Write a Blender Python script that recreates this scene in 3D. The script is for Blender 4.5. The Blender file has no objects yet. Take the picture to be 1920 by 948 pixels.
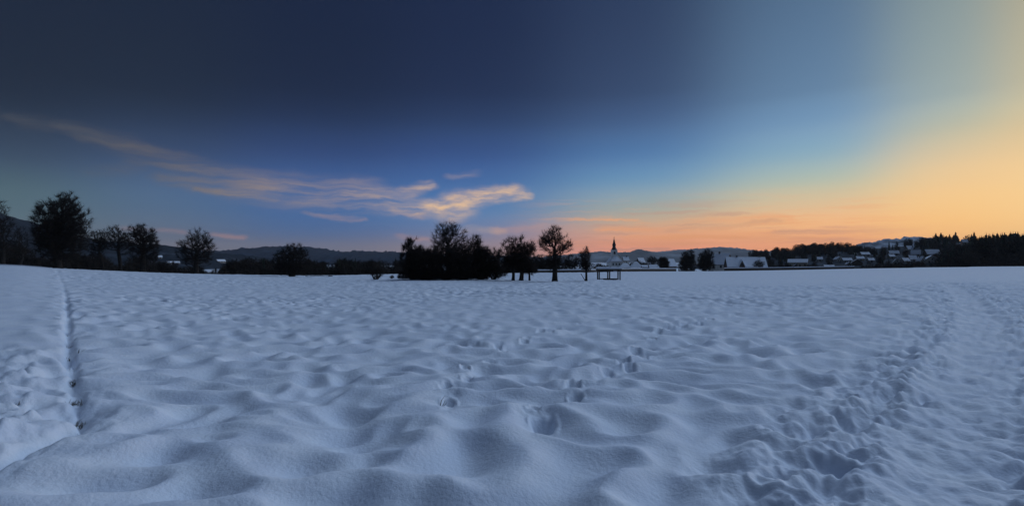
import bpy, math, random
import numpy as np

# ------------------------------------------------------------------ camera, sky, sun, exposure
scene = bpy.context.scene
COL = scene.collection
H = 2.0                 # eye height over the snow at the camera, metres
F = 960.0               # focal length in photograph pixels (90 degrees across 1920)
HZ = 490.0              # photograph row of the true horizon
cam_data = bpy.data.cameras.new("camera")
cam_data.sensor_width = 36.0
cam_data.lens = 18.0
cam_data.shift_y = (HZ - 474.0) / 1920.0
cam_data.clip_start = 0.1
cam_data.clip_end = 40000.0
cam = bpy.data.objects.new("camera", cam_data)
cam.location = (0, 0, H)
cam.rotation_euler = (math.radians(90), 0, 0)
COL.objects.link(cam)
scene.camera = cam

scene.render.engine = 'CYCLES'
scene.cycles.use_denoising = True
scene.cycles.max_bounces = 6
scene.cycles.diffuse_bounces = 3
scene.cycles.glossy_bounces = 2
scene.cycles.volume_bounces = 0
scene.cycles.transparent_max_bounces = 8
scene.view_settings.view_transform = 'Standard'
scene.view_settings.look = 'None'
scene.view_settings.exposure = 0.0
scene.view_settings.gamma = 1.0

SUN_AZ = 60.0           # degrees right of the view direction: the afterglow's centre
FILL_EL = 46.0
sl = bpy.data.lights.new("twilight_fill", 'SUN')  # added cool soft lamp standing in for twilight skylight, lifts snow and roofs
sl.energy = 1.32
sl.angle = math.radians(55)
sl.color = (0.49, 0.68, 1.0)
twilight_fill = bpy.data.objects.new("twilight_fill", sl)
a, e = math.radians(SUN_AZ), math.radians(FILL_EL)
from mathutils import Vector
twilight_fill.rotation_euler = Vector((math.sin(a) * math.cos(e), math.cos(a) * math.cos(e), math.sin(e))).to_track_quat('Z', 'Y').to_euler()
twilight_fill.location = (300, 170, 60)
COL.objects.link(twilight_fill)


def lin(c):
    return [((v / 255.0) / 12.92 if v <= 10.3 else ((v / 255.0 + 0.055) / 1.055) ** 2.4) for v in c]


class NT:
    """small helper for building node trees"""
    def __init__(self, tree):
        self.t = tree
        self.n = tree.nodes
        self.l = tree.links

    def new(self, kind, **kw):
        nd = self.n.new(kind)
        for k, v in kw.items():
            setattr(nd, k, v)
        return nd

    def put(self, sock, v):
        if isinstance(v, bpy.types.NodeSocket):
            self.l.new(v, sock)
        else:
            sock.default_value = v

    def math(self, op, a_, b_=0.0, clamp=False):
        nd = self.new('ShaderNodeMath', operation=op, use_clamp=clamp)
        self.put(nd.inputs[0], a_)
        self.put(nd.inputs[1], b_)
        return nd.outputs[0]

    def vec(self, op, a_, b_=(0, 0, 0), out=0, scale=None):
        nd = self.new('ShaderNodeVectorMath', operation=op)
        self.put(nd.inputs[0], a_)
        self.put(nd.inputs[1], b_)
        if scale is not None:
            self.put(nd.inputs['Scale'], scale)
        return nd.outputs[out]

    def maprange(self, v, a0, a1, b0=0.0, b1=1.0, smooth=True):
        nd = self.new('ShaderNodeMapRange')
        nd.interpolation_type = 'SMOOTHSTEP' if smooth else 'LINEAR'
        for s, x in zip(nd.inputs[:5], (v, a0, a1, b0, b1)):
            self.put(s, x)
        return nd.outputs[0]

    def mix(self, fac, c1, c2):
        nd = self.new('ShaderNodeMix', data_type='RGBA')
        self.put(nd.inputs[0], fac)
        for s, c in ((nd.inputs[6], c1), (nd.inputs[7], c2)):
            if isinstance(c, bpy.types.NodeSocket):
                self.l.new(c, s)
            else:
                s.default_value = (*c, 1)
        return nd.outputs[2]

    def noise(self, vec_, scale, detail=4.0, rough=0.55, dist=0.0, out=0):
        nd = self.new('ShaderNodeTexNoise')
        if vec_ is not None:
            self.put(nd.inputs['Vector'], vec_)
        nd.inputs['Scale'].default_value = scale
        nd.inputs['Detail'].default_value = detail
        nd.inputs['Roughness'].default_value = rough
        nd.inputs['Distortion'].default_value = dist
        return nd.outputs[out]


def px_az(px):
    return math.degrees(math.atan((px - 960.0) / F))


def px_el(px, py):
    return math.degrees(math.atan((HZ - py) / F * math.cos(math.atan((px - 960.0) / F))))


world = bpy.data.worlds.new("World")
scene.world = world
world.use_nodes = True
W = NT(world.node_tree)
W.n.clear()
wout = W.new('ShaderNodeOutputWorld')
wbg = W.new('ShaderNodeBackground')
W.l.new(wbg.outputs[0], wout.inputs[0])
wdir = W.new('ShaderNodeTexCoord').outputs['Generated']
sep = W.new('ShaderNodeSeparateXYZ')
W.l.new(wdir, sep.inputs[0])
DX, DY, DZ = sep.outputs
EL = W.math('MULTIPLY', W.math('ARCSINE', DZ), 180 / math.pi)        # elevation, degrees
AZ = W.math('MULTIPLY', W.math('ARCTAN2', DX, DY), 180 / math.pi)    # azimuth right of +Y, degrees
# angle along the horizon from the afterglow's centre, 0..180
sv = (math.sin(a), math.cos(a), 0)
flat = W.vec('NORMALIZE', W.vec('MULTIPLY', wdir, (1, 1, 0)))
DAZ = W.math('MULTIPLY', W.math('ARCCOSINE', W.math('MINIMUM', W.math('MAXIMUM', W.vec('DOT_PRODUCT', flat, sv, out=1), -1.0), 1.0)), 180 / math.pi)
ELP = W.math('DIVIDE', EL, 90.0, clamp=True)
ROWS = [470, 440, 400, 350, 300, 240, 175]
AIRGAIN = [1.45, 1.30, 1.18, 1.09, 1.05, 1.02, 1.0]   # the haze in front dims the lowest sky
ZENITH = (20, 32, 60)
STATIONS = [   # angle from the glow's centre, colours by elevation (rows of the photograph at that bearing)
    (1960, [(255, 194, 118), (255, 202, 128), (255, 208, 140), (254, 212, 148), (248, 210, 152), (232, 202, 152), (214, 196, 154)]),
    (1800, [(255, 184, 108), (255, 194, 118), (255, 203, 130), (252, 207, 144), (238, 205, 155), (202, 195, 165), (165, 178, 172)]),
    (1500, [(250, 162, 108), (250, 178, 118), (236, 190, 140), (196, 194, 168), (152, 180, 190), (125, 160, 190), (104, 136, 168)]),
    (1200, [(236, 148, 112), (222, 160, 122), (172, 166, 150), (124, 156, 180), (90, 130, 174), (73, 103, 145), (57, 77, 112)]),
    (900, [(142, 126, 132), (112, 120, 150), (82, 120, 168), (70, 108, 162), (57, 87, 141), (46, 68, 110), (34, 49, 82)]),
    (600, [(98, 100, 118), (74, 96, 136), (62, 97, 148), (62, 95, 147), (51, 76, 124), (39, 57, 94), (28, 41, 68)]),
    (300, [(98, 100, 112), (92, 101, 119), (82, 103, 129), (75, 100, 132), (60, 80, 112), (46, 62, 89), (33, 45, 65)]),
    (20, [(92, 100, 106), (86, 102, 108), (80, 102, 110), (75, 98, 106), (58, 76, 94), (45, 59, 78), (32, 43, 61)]),
]
prev = None
pd = None
blend = []
for px, cols in STATIONS:
    ramp = W.new('ShaderNodeValToRGB')
    ramp.color_ramp.interpolation = 'CARDINAL'
    pts = [(max(px_el(px, r), 0.1) / 90.0, [v * b for v in lin(c)]) for r, c, b in zip(ROWS, cols, AIRGAIN)]
    top = pts[-1]
    zen = lin(ZENITH)
    pts.append((34 / 90.0, [0.35 * t + 0.65 * z for t, z in zip(top[1], zen)]))
    pts.append((75 / 90.0, [0.8 * z for z in zen]))
    els = ramp.color_ramp.elements
    while len(els) < len(pts):
        els.new(0.5)
    for el_, (p, c) in zip(els, pts):
        el_.position = p
        el_.color = (*[v * 0.5 for v in c], 1)     # ramps clip at 1: doubled again below
    W.l.new(ELP, ramp.inputs[0])
    blend.append((SUN_AZ - px_az(px), ramp.outputs[0]))
DAZC = W.math('MINIMUM', W.math('MAXIMUM', DAZ, blend[0][0]), blend[-1][0])
for i, (d, c) in enumerate(blend):
    gaps = [abs(d - blend[j][0]) for j in (i - 1, i + 1) if 0 <= j < len(blend)]
    q = W.math('DIVIDE', W.math('SUBTRACT', DAZC, d), 0.62 * sum(gaps) / len(gaps))
    w_ = W.math('POWER', math.e, W.math('MULTIPLY', W.math('MULTIPLY', q, q), -1.0))
    part = W.vec('SCALE', c, scale=w_)
    prev = part if prev is None else W.vec('ADD', prev, part)
    pd = w_ if pd is None else W.math('ADD', pd, w_)
SKY = W.vec('SCALE', prev, scale=W.math('DIVIDE', 2.0, pd))

# cirrus: wisps laid along the directions in which they stand, fibres drawn out along the wind
comb = W.new('ShaderNodeCombineXYZ')
W.l.new(AZ, comb.inputs[0])
W.l.new(EL, comb.inputs[1])
P0 = comb.outputs[0]
wn = W.noise(P0, 0.16, 3.0, 0.55, out=1)
wn2 = W.noise(P0, 0.7, 3.0, 0.6, out=1)
P1 = W.vec('ADD', P0, W.vec('MULTIPLY', W.vec('SUBTRACT', wn, (0.5, 0.5, 0.5)), (2.6, 1.5, 0)))
P1 = W.vec('ADD', P1, W.vec('MULTIPLY', W.vec('SUBTRACT', wn2, (0.5, 0.5, 0.5)), (1.0, 0.55, 0)))
fm = W.new('ShaderNodeMapping')
fm.inputs['Rotation'].default_value = (0, 0, math.radians(9))
fm.inputs['Scale'].default_value = (0.09, 1.0, 1)
W.l.new(P1, fm.inputs[0])
fibre = W.maprange(W.noise(fm.outputs[0], 1.5, 8.0, 0.62, 0.15), 0.30, 0.74)
fm2 = W.new('ShaderNodeMapping')
fm2.inputs['Rotation'].default_value = (0, 0, math.radians(-12))
fm2.inputs['Scale'].default_value = (0.22, 1.0, 1)
W.l.new(P1, fm2.inputs[0])
fibre2 = W.maprange(W.noise(fm2.outputs[0], 1.5, 8.0, 0.62, 0.2), 0.28, 0.72)


def streak(pts, w, amp):
    total = None
    q = [(px_az(x), px_el(x, y), 0.0) for x, y in pts]
    for i in range(len(q) - 1):
        A, B = Vector(q[i]), Vector(q[i + 1])
        ba = B - A
        pa = W.vec('SUBTRACT', P1, A)
        h_ = W.math('DIVIDE', W.vec('DOT_PRODUCT', pa, ba, out=1), ba.length_squared, clamp=True)
        sc_ = W.vec('SCALE', ba, scale=h_)
        dist = W.vec('LENGTH', W.vec('MULTIPLY', W.vec('SUBTRACT', pa, sc_), (0.55, 1.0, 0)), out=1)
        w0, w1 = (w if not isinstance(w, (list, tuple)) else w[i]), (w if not isinstance(w, (list, tuple)) else w[i + 1])
        ww = W.math('ADD', W.math('MULTIPLY', h_, w1 - w0), w0)
        g = W.maprange(W.math('DIVIDE', dist, ww), 1.0, 0.0, 0.0, amp)
        total = g if total is None else W.math('MAXIMUM', total, g)
    return total


def add_all(lst):
    t = lst[0]
    for x in lst[1:]:
        t = W.math('MAXIMUM', t, x)
    return t


long_band = add_all([
    streak([(30, 222), (75, 240), (90, 250)], [0.7, 1.0, 0.5], 0.45),
    streak([(110, 242), (215, 268), (330, 302), (420, 338), (520, 352)], [0.8, 1.3, 1.6, 1.9, 2.0], 0.8),
    streak([(300, 330), (450, 352), (560, 358), (680, 366), (780, 388)], [1.0, 2.1, 2.6, 2.4, 1.6], 0.72),
    streak([(370, 352), (440, 362), (510, 370)], [0.6, 1.0, 0.7], 1.0),
    streak([(500, 346), (600, 362), (660, 360)], [0.7, 0.9, 0.6], 0.9),
    streak([(180, 325), (225, 318), (250, 304)], 0.9, 0.35),
    streak([(575, 398), (630, 404), (680, 409)], [0.4, 0.55, 0.3], 0.55),
    streak([(690, 372), (745, 372), (800, 350)], [1.3, 1.4, 0.8], 0.85),
    streak([(735, 392), (790, 400)], [0.7, 0.9], 1.0),
    streak([(755, 444), (800, 450)], 0.55, 0.6),
    streak([(405, 437), (455, 440)], 0.4, 0.55),
    streak([(240, 428), (345, 434)], 0.4, 0.5),
    streak([(840, 334), (890, 325)], 0.6, 0.25),
])
bright = add_all([
    streak([(812, 386), (850, 394), (885, 376)], [1.1, 2.0, 1.5], 1.0),
    streak([(850, 378), (910, 368), (965, 358), (985, 368)], [1.5, 1.4, 1.2, 0.8], 0.9),
    streak([(925, 380), (975, 374)], 0.5, 0.5),
    streak([(880, 430), (935, 432)], 0.6, 0.4),
])
low_band = add_all([
    streak([(930, 432), (1010, 424), (1080, 428)], 0.7, 0.35),
    streak([(1130, 432), (1250, 424), (1330, 410), (1480, 412)], [0.6, 1.0, 0.8, 0.6], 0.75),
    streak([(1180, 448), (1330, 440), (1440, 438)], 0.8, 0.6),
    streak([(1080, 458), (1300, 456)], 0.6, 0.6),
])
grey_band = add_all([
    streak([(1250, 428), (1340, 424), (1460, 418)], 0.45, 0.55),
    streak([(1380, 450), (1500, 448), (1640, 452)], 0.6, 0.5),
])
hm_ = W.new('ShaderNodeMapping')
hm_.inputs['Scale'].default_value = (0.055, 1.0, 1)
hm_.inputs['Rotation'].default_value = (0, 0, math.radians(-2.0))
W.l.new(W.vec('ADD', P0, W.vec('MULTIPLY', W.vec('SUBTRACT', wn2, (0.5, 0.5, 0.5)), (3.0, 0.5, 0))), hm_.inputs[0])
hn = W.noise(hm_.outputs[0], 1.25, 7.0, 0.6, 0.3)
hmask = W.math('MULTIPLY', W.math('MULTIPLY', W.maprange(EL, 8.0, 3.5), W.maprange(AZ, -2.0, 10.0)), W.maprange(AZ, 42.0, 28.0))
h_light = W.math('MULTIPLY', W.maprange(hn, 0.50, 0.66), hmask)
h_dark = W.math('MULTIPLY', W.maprange(hn, 0.48, 0.33), hmask)
fl = W.maprange(W.math('ADD', AZ, 0.0), -42, -4, 0.0, 1.0)
warm = W.mix(fl, lin((92, 92, 96)), lin((226, 190, 158)))
pinkish = W.maprange(EL, 6.0, 3.0)
warm = W.mix(W.math('MULTIPLY', pinkish, 0.8), warm, lin((205, 150, 142)))
c1 = W.math('MULTIPLY', long_band, W.math('ADD', W.math('MULTIPLY', fibre, 0.9), 0.1))
SKY = W.mix(W.math('MULTIPLY', c1, 0.9), SKY, warm)
c2 = W.math('MULTIPLY', bright, W.math('ADD', W.math('MULTIPLY', fibre2, 0.75), 0.25))
SKY = W.mix(W.math('MULTIPLY', c2, 0.92), SKY, lin((250, 205, 155)))
c3 = W.math('MULTIPLY', low_band, W.math('ADD', W.math('MULTIPLY', fibre, 0.8), 0.2))
SKY = W.mix(W.math('MULTIPLY', c3, 0.8), SKY, lin((255, 170, 112)))
c4 = W.math('MULTIPLY', grey_band, W.math('ADD', W.math('MULTIPLY', fibre, 0.8), 0.2))
SKY = W.mix(W.math('MULTIPLY', c4, 0.8), SKY, lin((196, 146, 124)))
SKY = W.mix(W.math('MULTIPLY', h_light, 0.75), SKY, lin((255, 176, 116)))
SKY = W.mix(W.math('MULTIPLY', h_dark, 0.55), SKY, lin((204, 152, 130)))
W.l.new(SKY, wbg.inputs['Color'])
wbg.inputs['Strength'].default_value = 1.0
world.cycles.sampling_method = 'MANUAL'
world.cycles.sample_map_resolution = 512


# ------------------------------------------------------------------ materials
def material(name, base, rough=0.9, var=None, scale=5.0, bump=0.0, bscale=20.0, spec=0.2, detail=5.0, contrast=(0.35, 0.65)):
    m = bpy.data.materials.new(name)
    m.use_nodes = True
    T = NT(m.node_tree)
    bs = m.node_tree.nodes['Principled BSDF']
    bs.inputs['Roughness'].default_value = rough
    bs.inputs['Specular IOR Level'].default_value = spec
    co = T.new('ShaderNodeTexCoord').outputs['Object']
    if var is None:
        bs.inputs['Base Color'].default_value = (*base, 1)
    else:
        f_ = T.maprange(T.noise(co, scale, detail), contrast[0], contrast[1])
        T.l.new(T.mix(f_, base, var), bs.inputs['Base Color'])
    if bump:
        b_ = T.new('ShaderNodeBump')
        b_.inputs['Strength'].default_value = 1.0
        b_.inputs['Distance'].default_value = bump
        T.l.new(T.noise(co, bscale, 6.0, 0.6), b_.inputs['Height'])
        T.l.new(b_.outputs[0], bs.inputs['Normal'])
    return m


M = {}
M['snow'] = material('snow', (0.77, 0.82, 0.90), 0.75, (0.84, 0.88, 0.93), 1.3, 0.014, 18.0, 0.25)
M['roof_snow'] = material('roof_snow', (0.78, 0.83, 0.90), 0.8, (0.86, 0.89, 0.93), 0.7, 0.03, 1.5, 0.2)
M['bark'] = material('bark', (0.022, 0.019, 0.017), 0.95, (0.045, 0.039, 0.034), 6.0, 0.02, 14.0, 0.1)
M['twig'] = material('twig', (0.016, 0.013, 0.012), 0.95, (0.032, 0.026, 0.022), 2.0, 0, 1, 0.1)
M['needles'] = material('needles', (0.018, 0.030, 0.020), 0.9, (0.035, 0.050, 0.036), 1.2, 0, 1, 0.15)
M['wood'] = material('weathered_wood', (0.055, 0.043, 0.033), 0.85, (0.095, 0.078, 0.062), 12.0, 0.004, 40.0, 0.2)
M['plaster'] = material('plaster', (0.52, 0.49, 0.44), 0.9, (0.62, 0.59, 0.54), 1.5, 0.01, 6.0, 0.15)
M['whitewash'] = material('whitewash', (0.70, 0.69, 0.66), 0.9, (0.78, 0.77, 0.74), 1.5, 0.01, 6.0, 0.15)
M['cream'] = material('cream_plaster', (0.42, 0.36, 0.27), 0.9, (0.50, 0.44, 0.34), 1.5, 0.01, 6.0, 0.15)
M['brownwall'] = material('boarded_wall', (0.075, 0.052, 0.040), 0.9, (0.11, 0.08, 0.06), 3.0, 0.01, 12.0, 0.15)
M['tiles'] = material('roof_tiles', (0.070, 0.045, 0.038), 0.85, (0.11, 0.075, 0.060), 4.0, 0.02, 8.0, 0.2)
M['slate'] = material('spire_slate', (0.028, 0.028, 0.030), 0.7, (0.045, 0.045, 0.048), 3.0, 0.01, 10.0, 0.3)
M['glass'] = material('window_glass', (0.020, 0.024, 0.030), 0.15, None, spec=0.5)
M['frame'] = material('window_frame', (0.30, 0.28, 0.25), 0.7)
M['stone'] = material('wall_stone', (0.10, 0.095, 0.09), 0.95, (0.17, 0.16, 0.15), 2.0, 0.03, 7.0, 0.15)
M['straw'] = material('dry_straw', (0.060, 0.050, 0.036), 0.9, (0.12, 0.10, 0.07), 20.0)
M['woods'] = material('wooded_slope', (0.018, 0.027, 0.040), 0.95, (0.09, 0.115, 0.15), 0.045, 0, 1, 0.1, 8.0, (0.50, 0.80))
M['far_woods'] = material('far_wooded_hill', (0.007, 0.022, 0.050), 0.95, (0.028, 0.058, 0.105), 0.012, 0, 1, 0.1, 9.0, (0.45, 0.78))  # blue of the hazy distance is partly put into this base colour
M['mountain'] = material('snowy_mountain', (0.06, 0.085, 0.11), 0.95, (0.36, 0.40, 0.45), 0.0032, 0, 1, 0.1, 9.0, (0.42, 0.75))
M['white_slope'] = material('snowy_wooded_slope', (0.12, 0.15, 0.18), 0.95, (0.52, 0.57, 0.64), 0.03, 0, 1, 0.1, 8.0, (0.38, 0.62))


# ------------------------------------------------------------------ mesh helpers
def mesh_np(name, verts, quads=None, tris=None, mat=None, smooth=False):
    verts = np.asarray(verts, np.float32)
    me = bpy.data.meshes.new(name)
    nq = 0 if quads is None else len(quads)
    nt = 0 if tris is None else len(tris)
    me.vertices.add(len(verts))
    me.vertices.foreach_set('co', verts.ravel())
    loops = []
    if nq:
        loops.append(np.asarray(quads, np.int32).ravel())
    if nt:
        loops.append(np.asarray(tris, np.int32).ravel())
    lv = np.concatenate(loops)
    me.loops.add(len(lv))
    me.loops.foreach_set('vertex_index', lv)
    starts = np.concatenate([np.arange(nq) * 4, nq * 4 + np.arange(nt) * 3]).astype(np.int32)
    me.polygons.add(nq + nt)
    me.polygons.foreach_set('loop_start', starts)
    if smooth:
        me.polygons.foreach_set('use_smooth', np.ones(nq + nt, bool))
    me.update(calc_edges=True)
    me.validate()
    if mat is not None:
        me.materials.append(mat)
    return me


class MB:
    """collects boxes / prisms into one mesh"""
    def __init__(self):
        self.v, self.f = [], []

    def poly(self, pts, faces):
        n = len(self.v)
        self.v += [tuple(p) for p in pts]
        self.f += [tuple(i + n for i in f_) for f_ in faces]
        return self

    def box(self, x0, x1, y0, y1, z0, z1):
        return self.poly([(x0, y0, z0), (x1, y0, z0), (x1, y1, z0), (x0, y1, z0), (x0, y0, z1), (x1, y0, z1), (x1, y1, z1), (x0, y1, z1)],
                         [(0, 3, 2, 1), (4, 5, 6, 7), (0, 1, 5, 4), (1, 2, 6, 5), (2, 3, 7, 6), (3, 0, 4, 7)])

    def loft(self, rings, cap=True):
        n = len(rings[0])
        pts = [p for r in rings for p in r]
        fs = []
        for i in range(len(rings) - 1):
            for j in range(n):
                k = (j + 1) % n
                fs.append((i * n + j, i * n + k, (i + 1) * n + k, (i + 1) * n + j))
        if cap:
            fs.append(tuple(reversed(range(n))))
            fs.append(tuple((len(rings) - 1) * n + j for j in range(n)))
        return self.poly(pts, fs)

    def mesh(self, name, mat):
        me = bpy.data.meshes.new(name)
        me.from_pydata(self.v, [], self.f)
        me.materials.append(mat)
        me.update()
        return me


def link(name, data, parent=None, loc=None):
    o = bpy.data.objects.new(name, data)
    COL.objects.link(o)
    if parent is not None:
        o.parent = parent
    if loc is not None:
        o.location = loc
    return o


def tag(o, label=None, cat=None, group=None, kind=None):
    if label:
        o['label'] = label
    if cat:
        o['category'] = cat
    if group:
        o['group'] = group
    if kind:
        o['kind'] = kind
    return o


def copy_tree(o, parent=None):
    c = o.copy()
    COL.objects.link(c)
    c.parent = parent
    for ch in o.children:
        copy_tree(ch, c)
    return c


# 2D gradient noise in numpy
_r = np.random.RandomState(7)
_perm = np.concatenate([_r.permutation(512)] * 2)
_ang = _r.rand(512) * 2 * np.pi
_gx, _gy = np.cos(_ang), np.sin(_ang)


def perlin(x, y):
    xi = np.floor(x).astype(np.int64)
    yi = np.floor(y).astype(np.int64)
    xf, yf = x - xi, y - yi
    u = xf * xf * xf * (xf * (xf * 6 - 15) + 10)
    v = yf * yf * yf * (yf * (yf * 6 - 15) + 10)

    def g(ix, iy, fx, fy):
        h_ = _perm[(_perm[ix & 511] + (iy & 511)) & 511]
        return _gx[h_] * fx + _gy[h_] * fy
    n00 = g(xi, yi, xf, yf)
    n10 = g(xi + 1, yi, xf - 1, yf)
    n01 = g(xi, yi + 1, xf, yf - 1)
    n11 = g(xi + 1, yi + 1, xf - 1, yf - 1)
    return ((n00 * (1 - u) + n10 * u) * (1 - v) + (n01 * (1 - u) + n11 * u) * v) * 1.5


def sstep(a0, a1, x):
    t = np.clip((x - a0) / (a1 - a0), 0, 1)
    return t * t * (3 - 2 * t)


# ------------------------------------------------------------------ the ground
ZV = -7.0     # level of the valley behind the field
EDGE = [(-900, 88, 493), (-200, 92, 493.5), (0, 92, 495), (60, 94, 497), (80, 95, 500), (110, 96, 503), (200, 101, 507), (300, 106, 511),
        (400, 110, 514), (560, 115, 516.5), (650, 119, 515.5), (760, 122, 513.5), (940, 126, 512), (1110, 132, 510.5),
        (1165, 160, 509), (1290, 185, 508.5), (1350, 195, 508), (1480, 202, 506), (1600, 207, 503.5), (1700, 207, 501.5), (1920, 207, 498.5), (2900, 207, 497)]
_ea = np.array([math.atan((p - 960) / F) for p, d_, y_ in EDGE])
_er = np.array([d_ / math.cos(math.atan((p - 960) / F)) for p, d_, y_ in EDGE])
_ez = np.array([H - (y_ - HZ) / F * d_ for p, d_, y_ in EDGE])
_fa = np.linspace(-math.pi, math.pi, 4001)


def _sm(vals):
    v_ = np.interp(_fa, _ea, vals)
    k = np.hanning(41)
    k /= k.sum()
    return np.convolve(np.pad(v_, 20, mode='edge'), k, 'valid')


_fr = _sm(_er)
_fk = _sm(_ez / _er)


def ground(x, y):
    """height of the land without its small relief"""
    x, y = np.asarray(x, float), np.asarray(y, float)
    r = np.hypot(x, y)
    az = np.arctan2(x, y)
    re = np.interp(az, _fa, _fr)
    k = np.interp(az, _fa, _fk)
    z = k * np.minimum(r, re + 1.0)
    return z + (ZV - k * re) * sstep(re + 0.5, re + 26, r)


def at(px, D):
    return (px - 960.0) / F * D


def row_z(py, D):
    return H + (HZ - py) / F * D


def solve_ground(px, py):
    D = np.linspace(2.5, 200, 8000)
    g = ground(at(px, D), D)
    rows = HZ + (H - g) / D * F
    i = np.argmax(rows <= py)
    return float(D[i]), float(g[i])


def world_path(pts):
    out = []
    for px, py in pts:
        D, z = solve_ground(px, py)
        out.append((at(px, D), D))
    return np.array(out)


def dist_path(x, y, path):
    """distance to a polyline and signed side (positive to its left going away from the camera)"""
    best = np.full(x.shape, 1e9)
    side = np.zeros(x.shape)
    for (ax, ay), (bx, by) in zip(path[:-1], path[1:]):
        dx, dy = bx - ax, by - ay
        L2 = dx * dx + dy * dy
        t = np.clip(((x - ax) * dx + (y - ay) * dy) / L2, 0, 1)
        ex, ey = x - (ax + t * dx), y - (ay + t * dy)
        d_ = np.hypot(ex, ey)
        s_ = np.sign(dx * ey - dy * ex)
        m = d_ < best
        side = np.where(m, s_, side)
        best = np.where(m, d_, best)
    return best, side


groove = world_path([(165, 900), (152, 800), (141, 745), (134, 690), (128, 640), (127, 590), (124, 560), (119, 535), (110, 515), (106, 506)])
groove = np.vstack([[[-5.6, -12.0], [-4.6, -3.0], [-4.5, 1.5], [-4.75, 4.2]], groove[1:]])
right_path = world_path([(1810, 930), (1822, 800), (1845, 730), (1860, 660), (1845, 600), (1818, 562), (1800, 545), (1775, 530)])
trail_a = world_path([(985, 800), (1012, 775), (1048, 752), (1088, 728), (1120, 712), (1183, 680), (1208, 652), (1216, 636), (1246, 622), (1258, 614),
                      (1300, 606), (1322, 599), (1350, 592), (1372, 586)])
trail_b = world_path([(822, 765), (845, 730), (868, 706), (887, 690), (912, 676), (921, 662), (943, 648), (978, 640), (985, 632), (1022, 622), (1056, 611), (1078, 604)])
trail_c = world_path([(895, 640), (905, 646), (990, 640), (1065, 608), (1110, 590)])
cross_track = world_path([(900, 548), (1080, 553), (1240, 559), (1440, 565), (1650, 562)])


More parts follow.
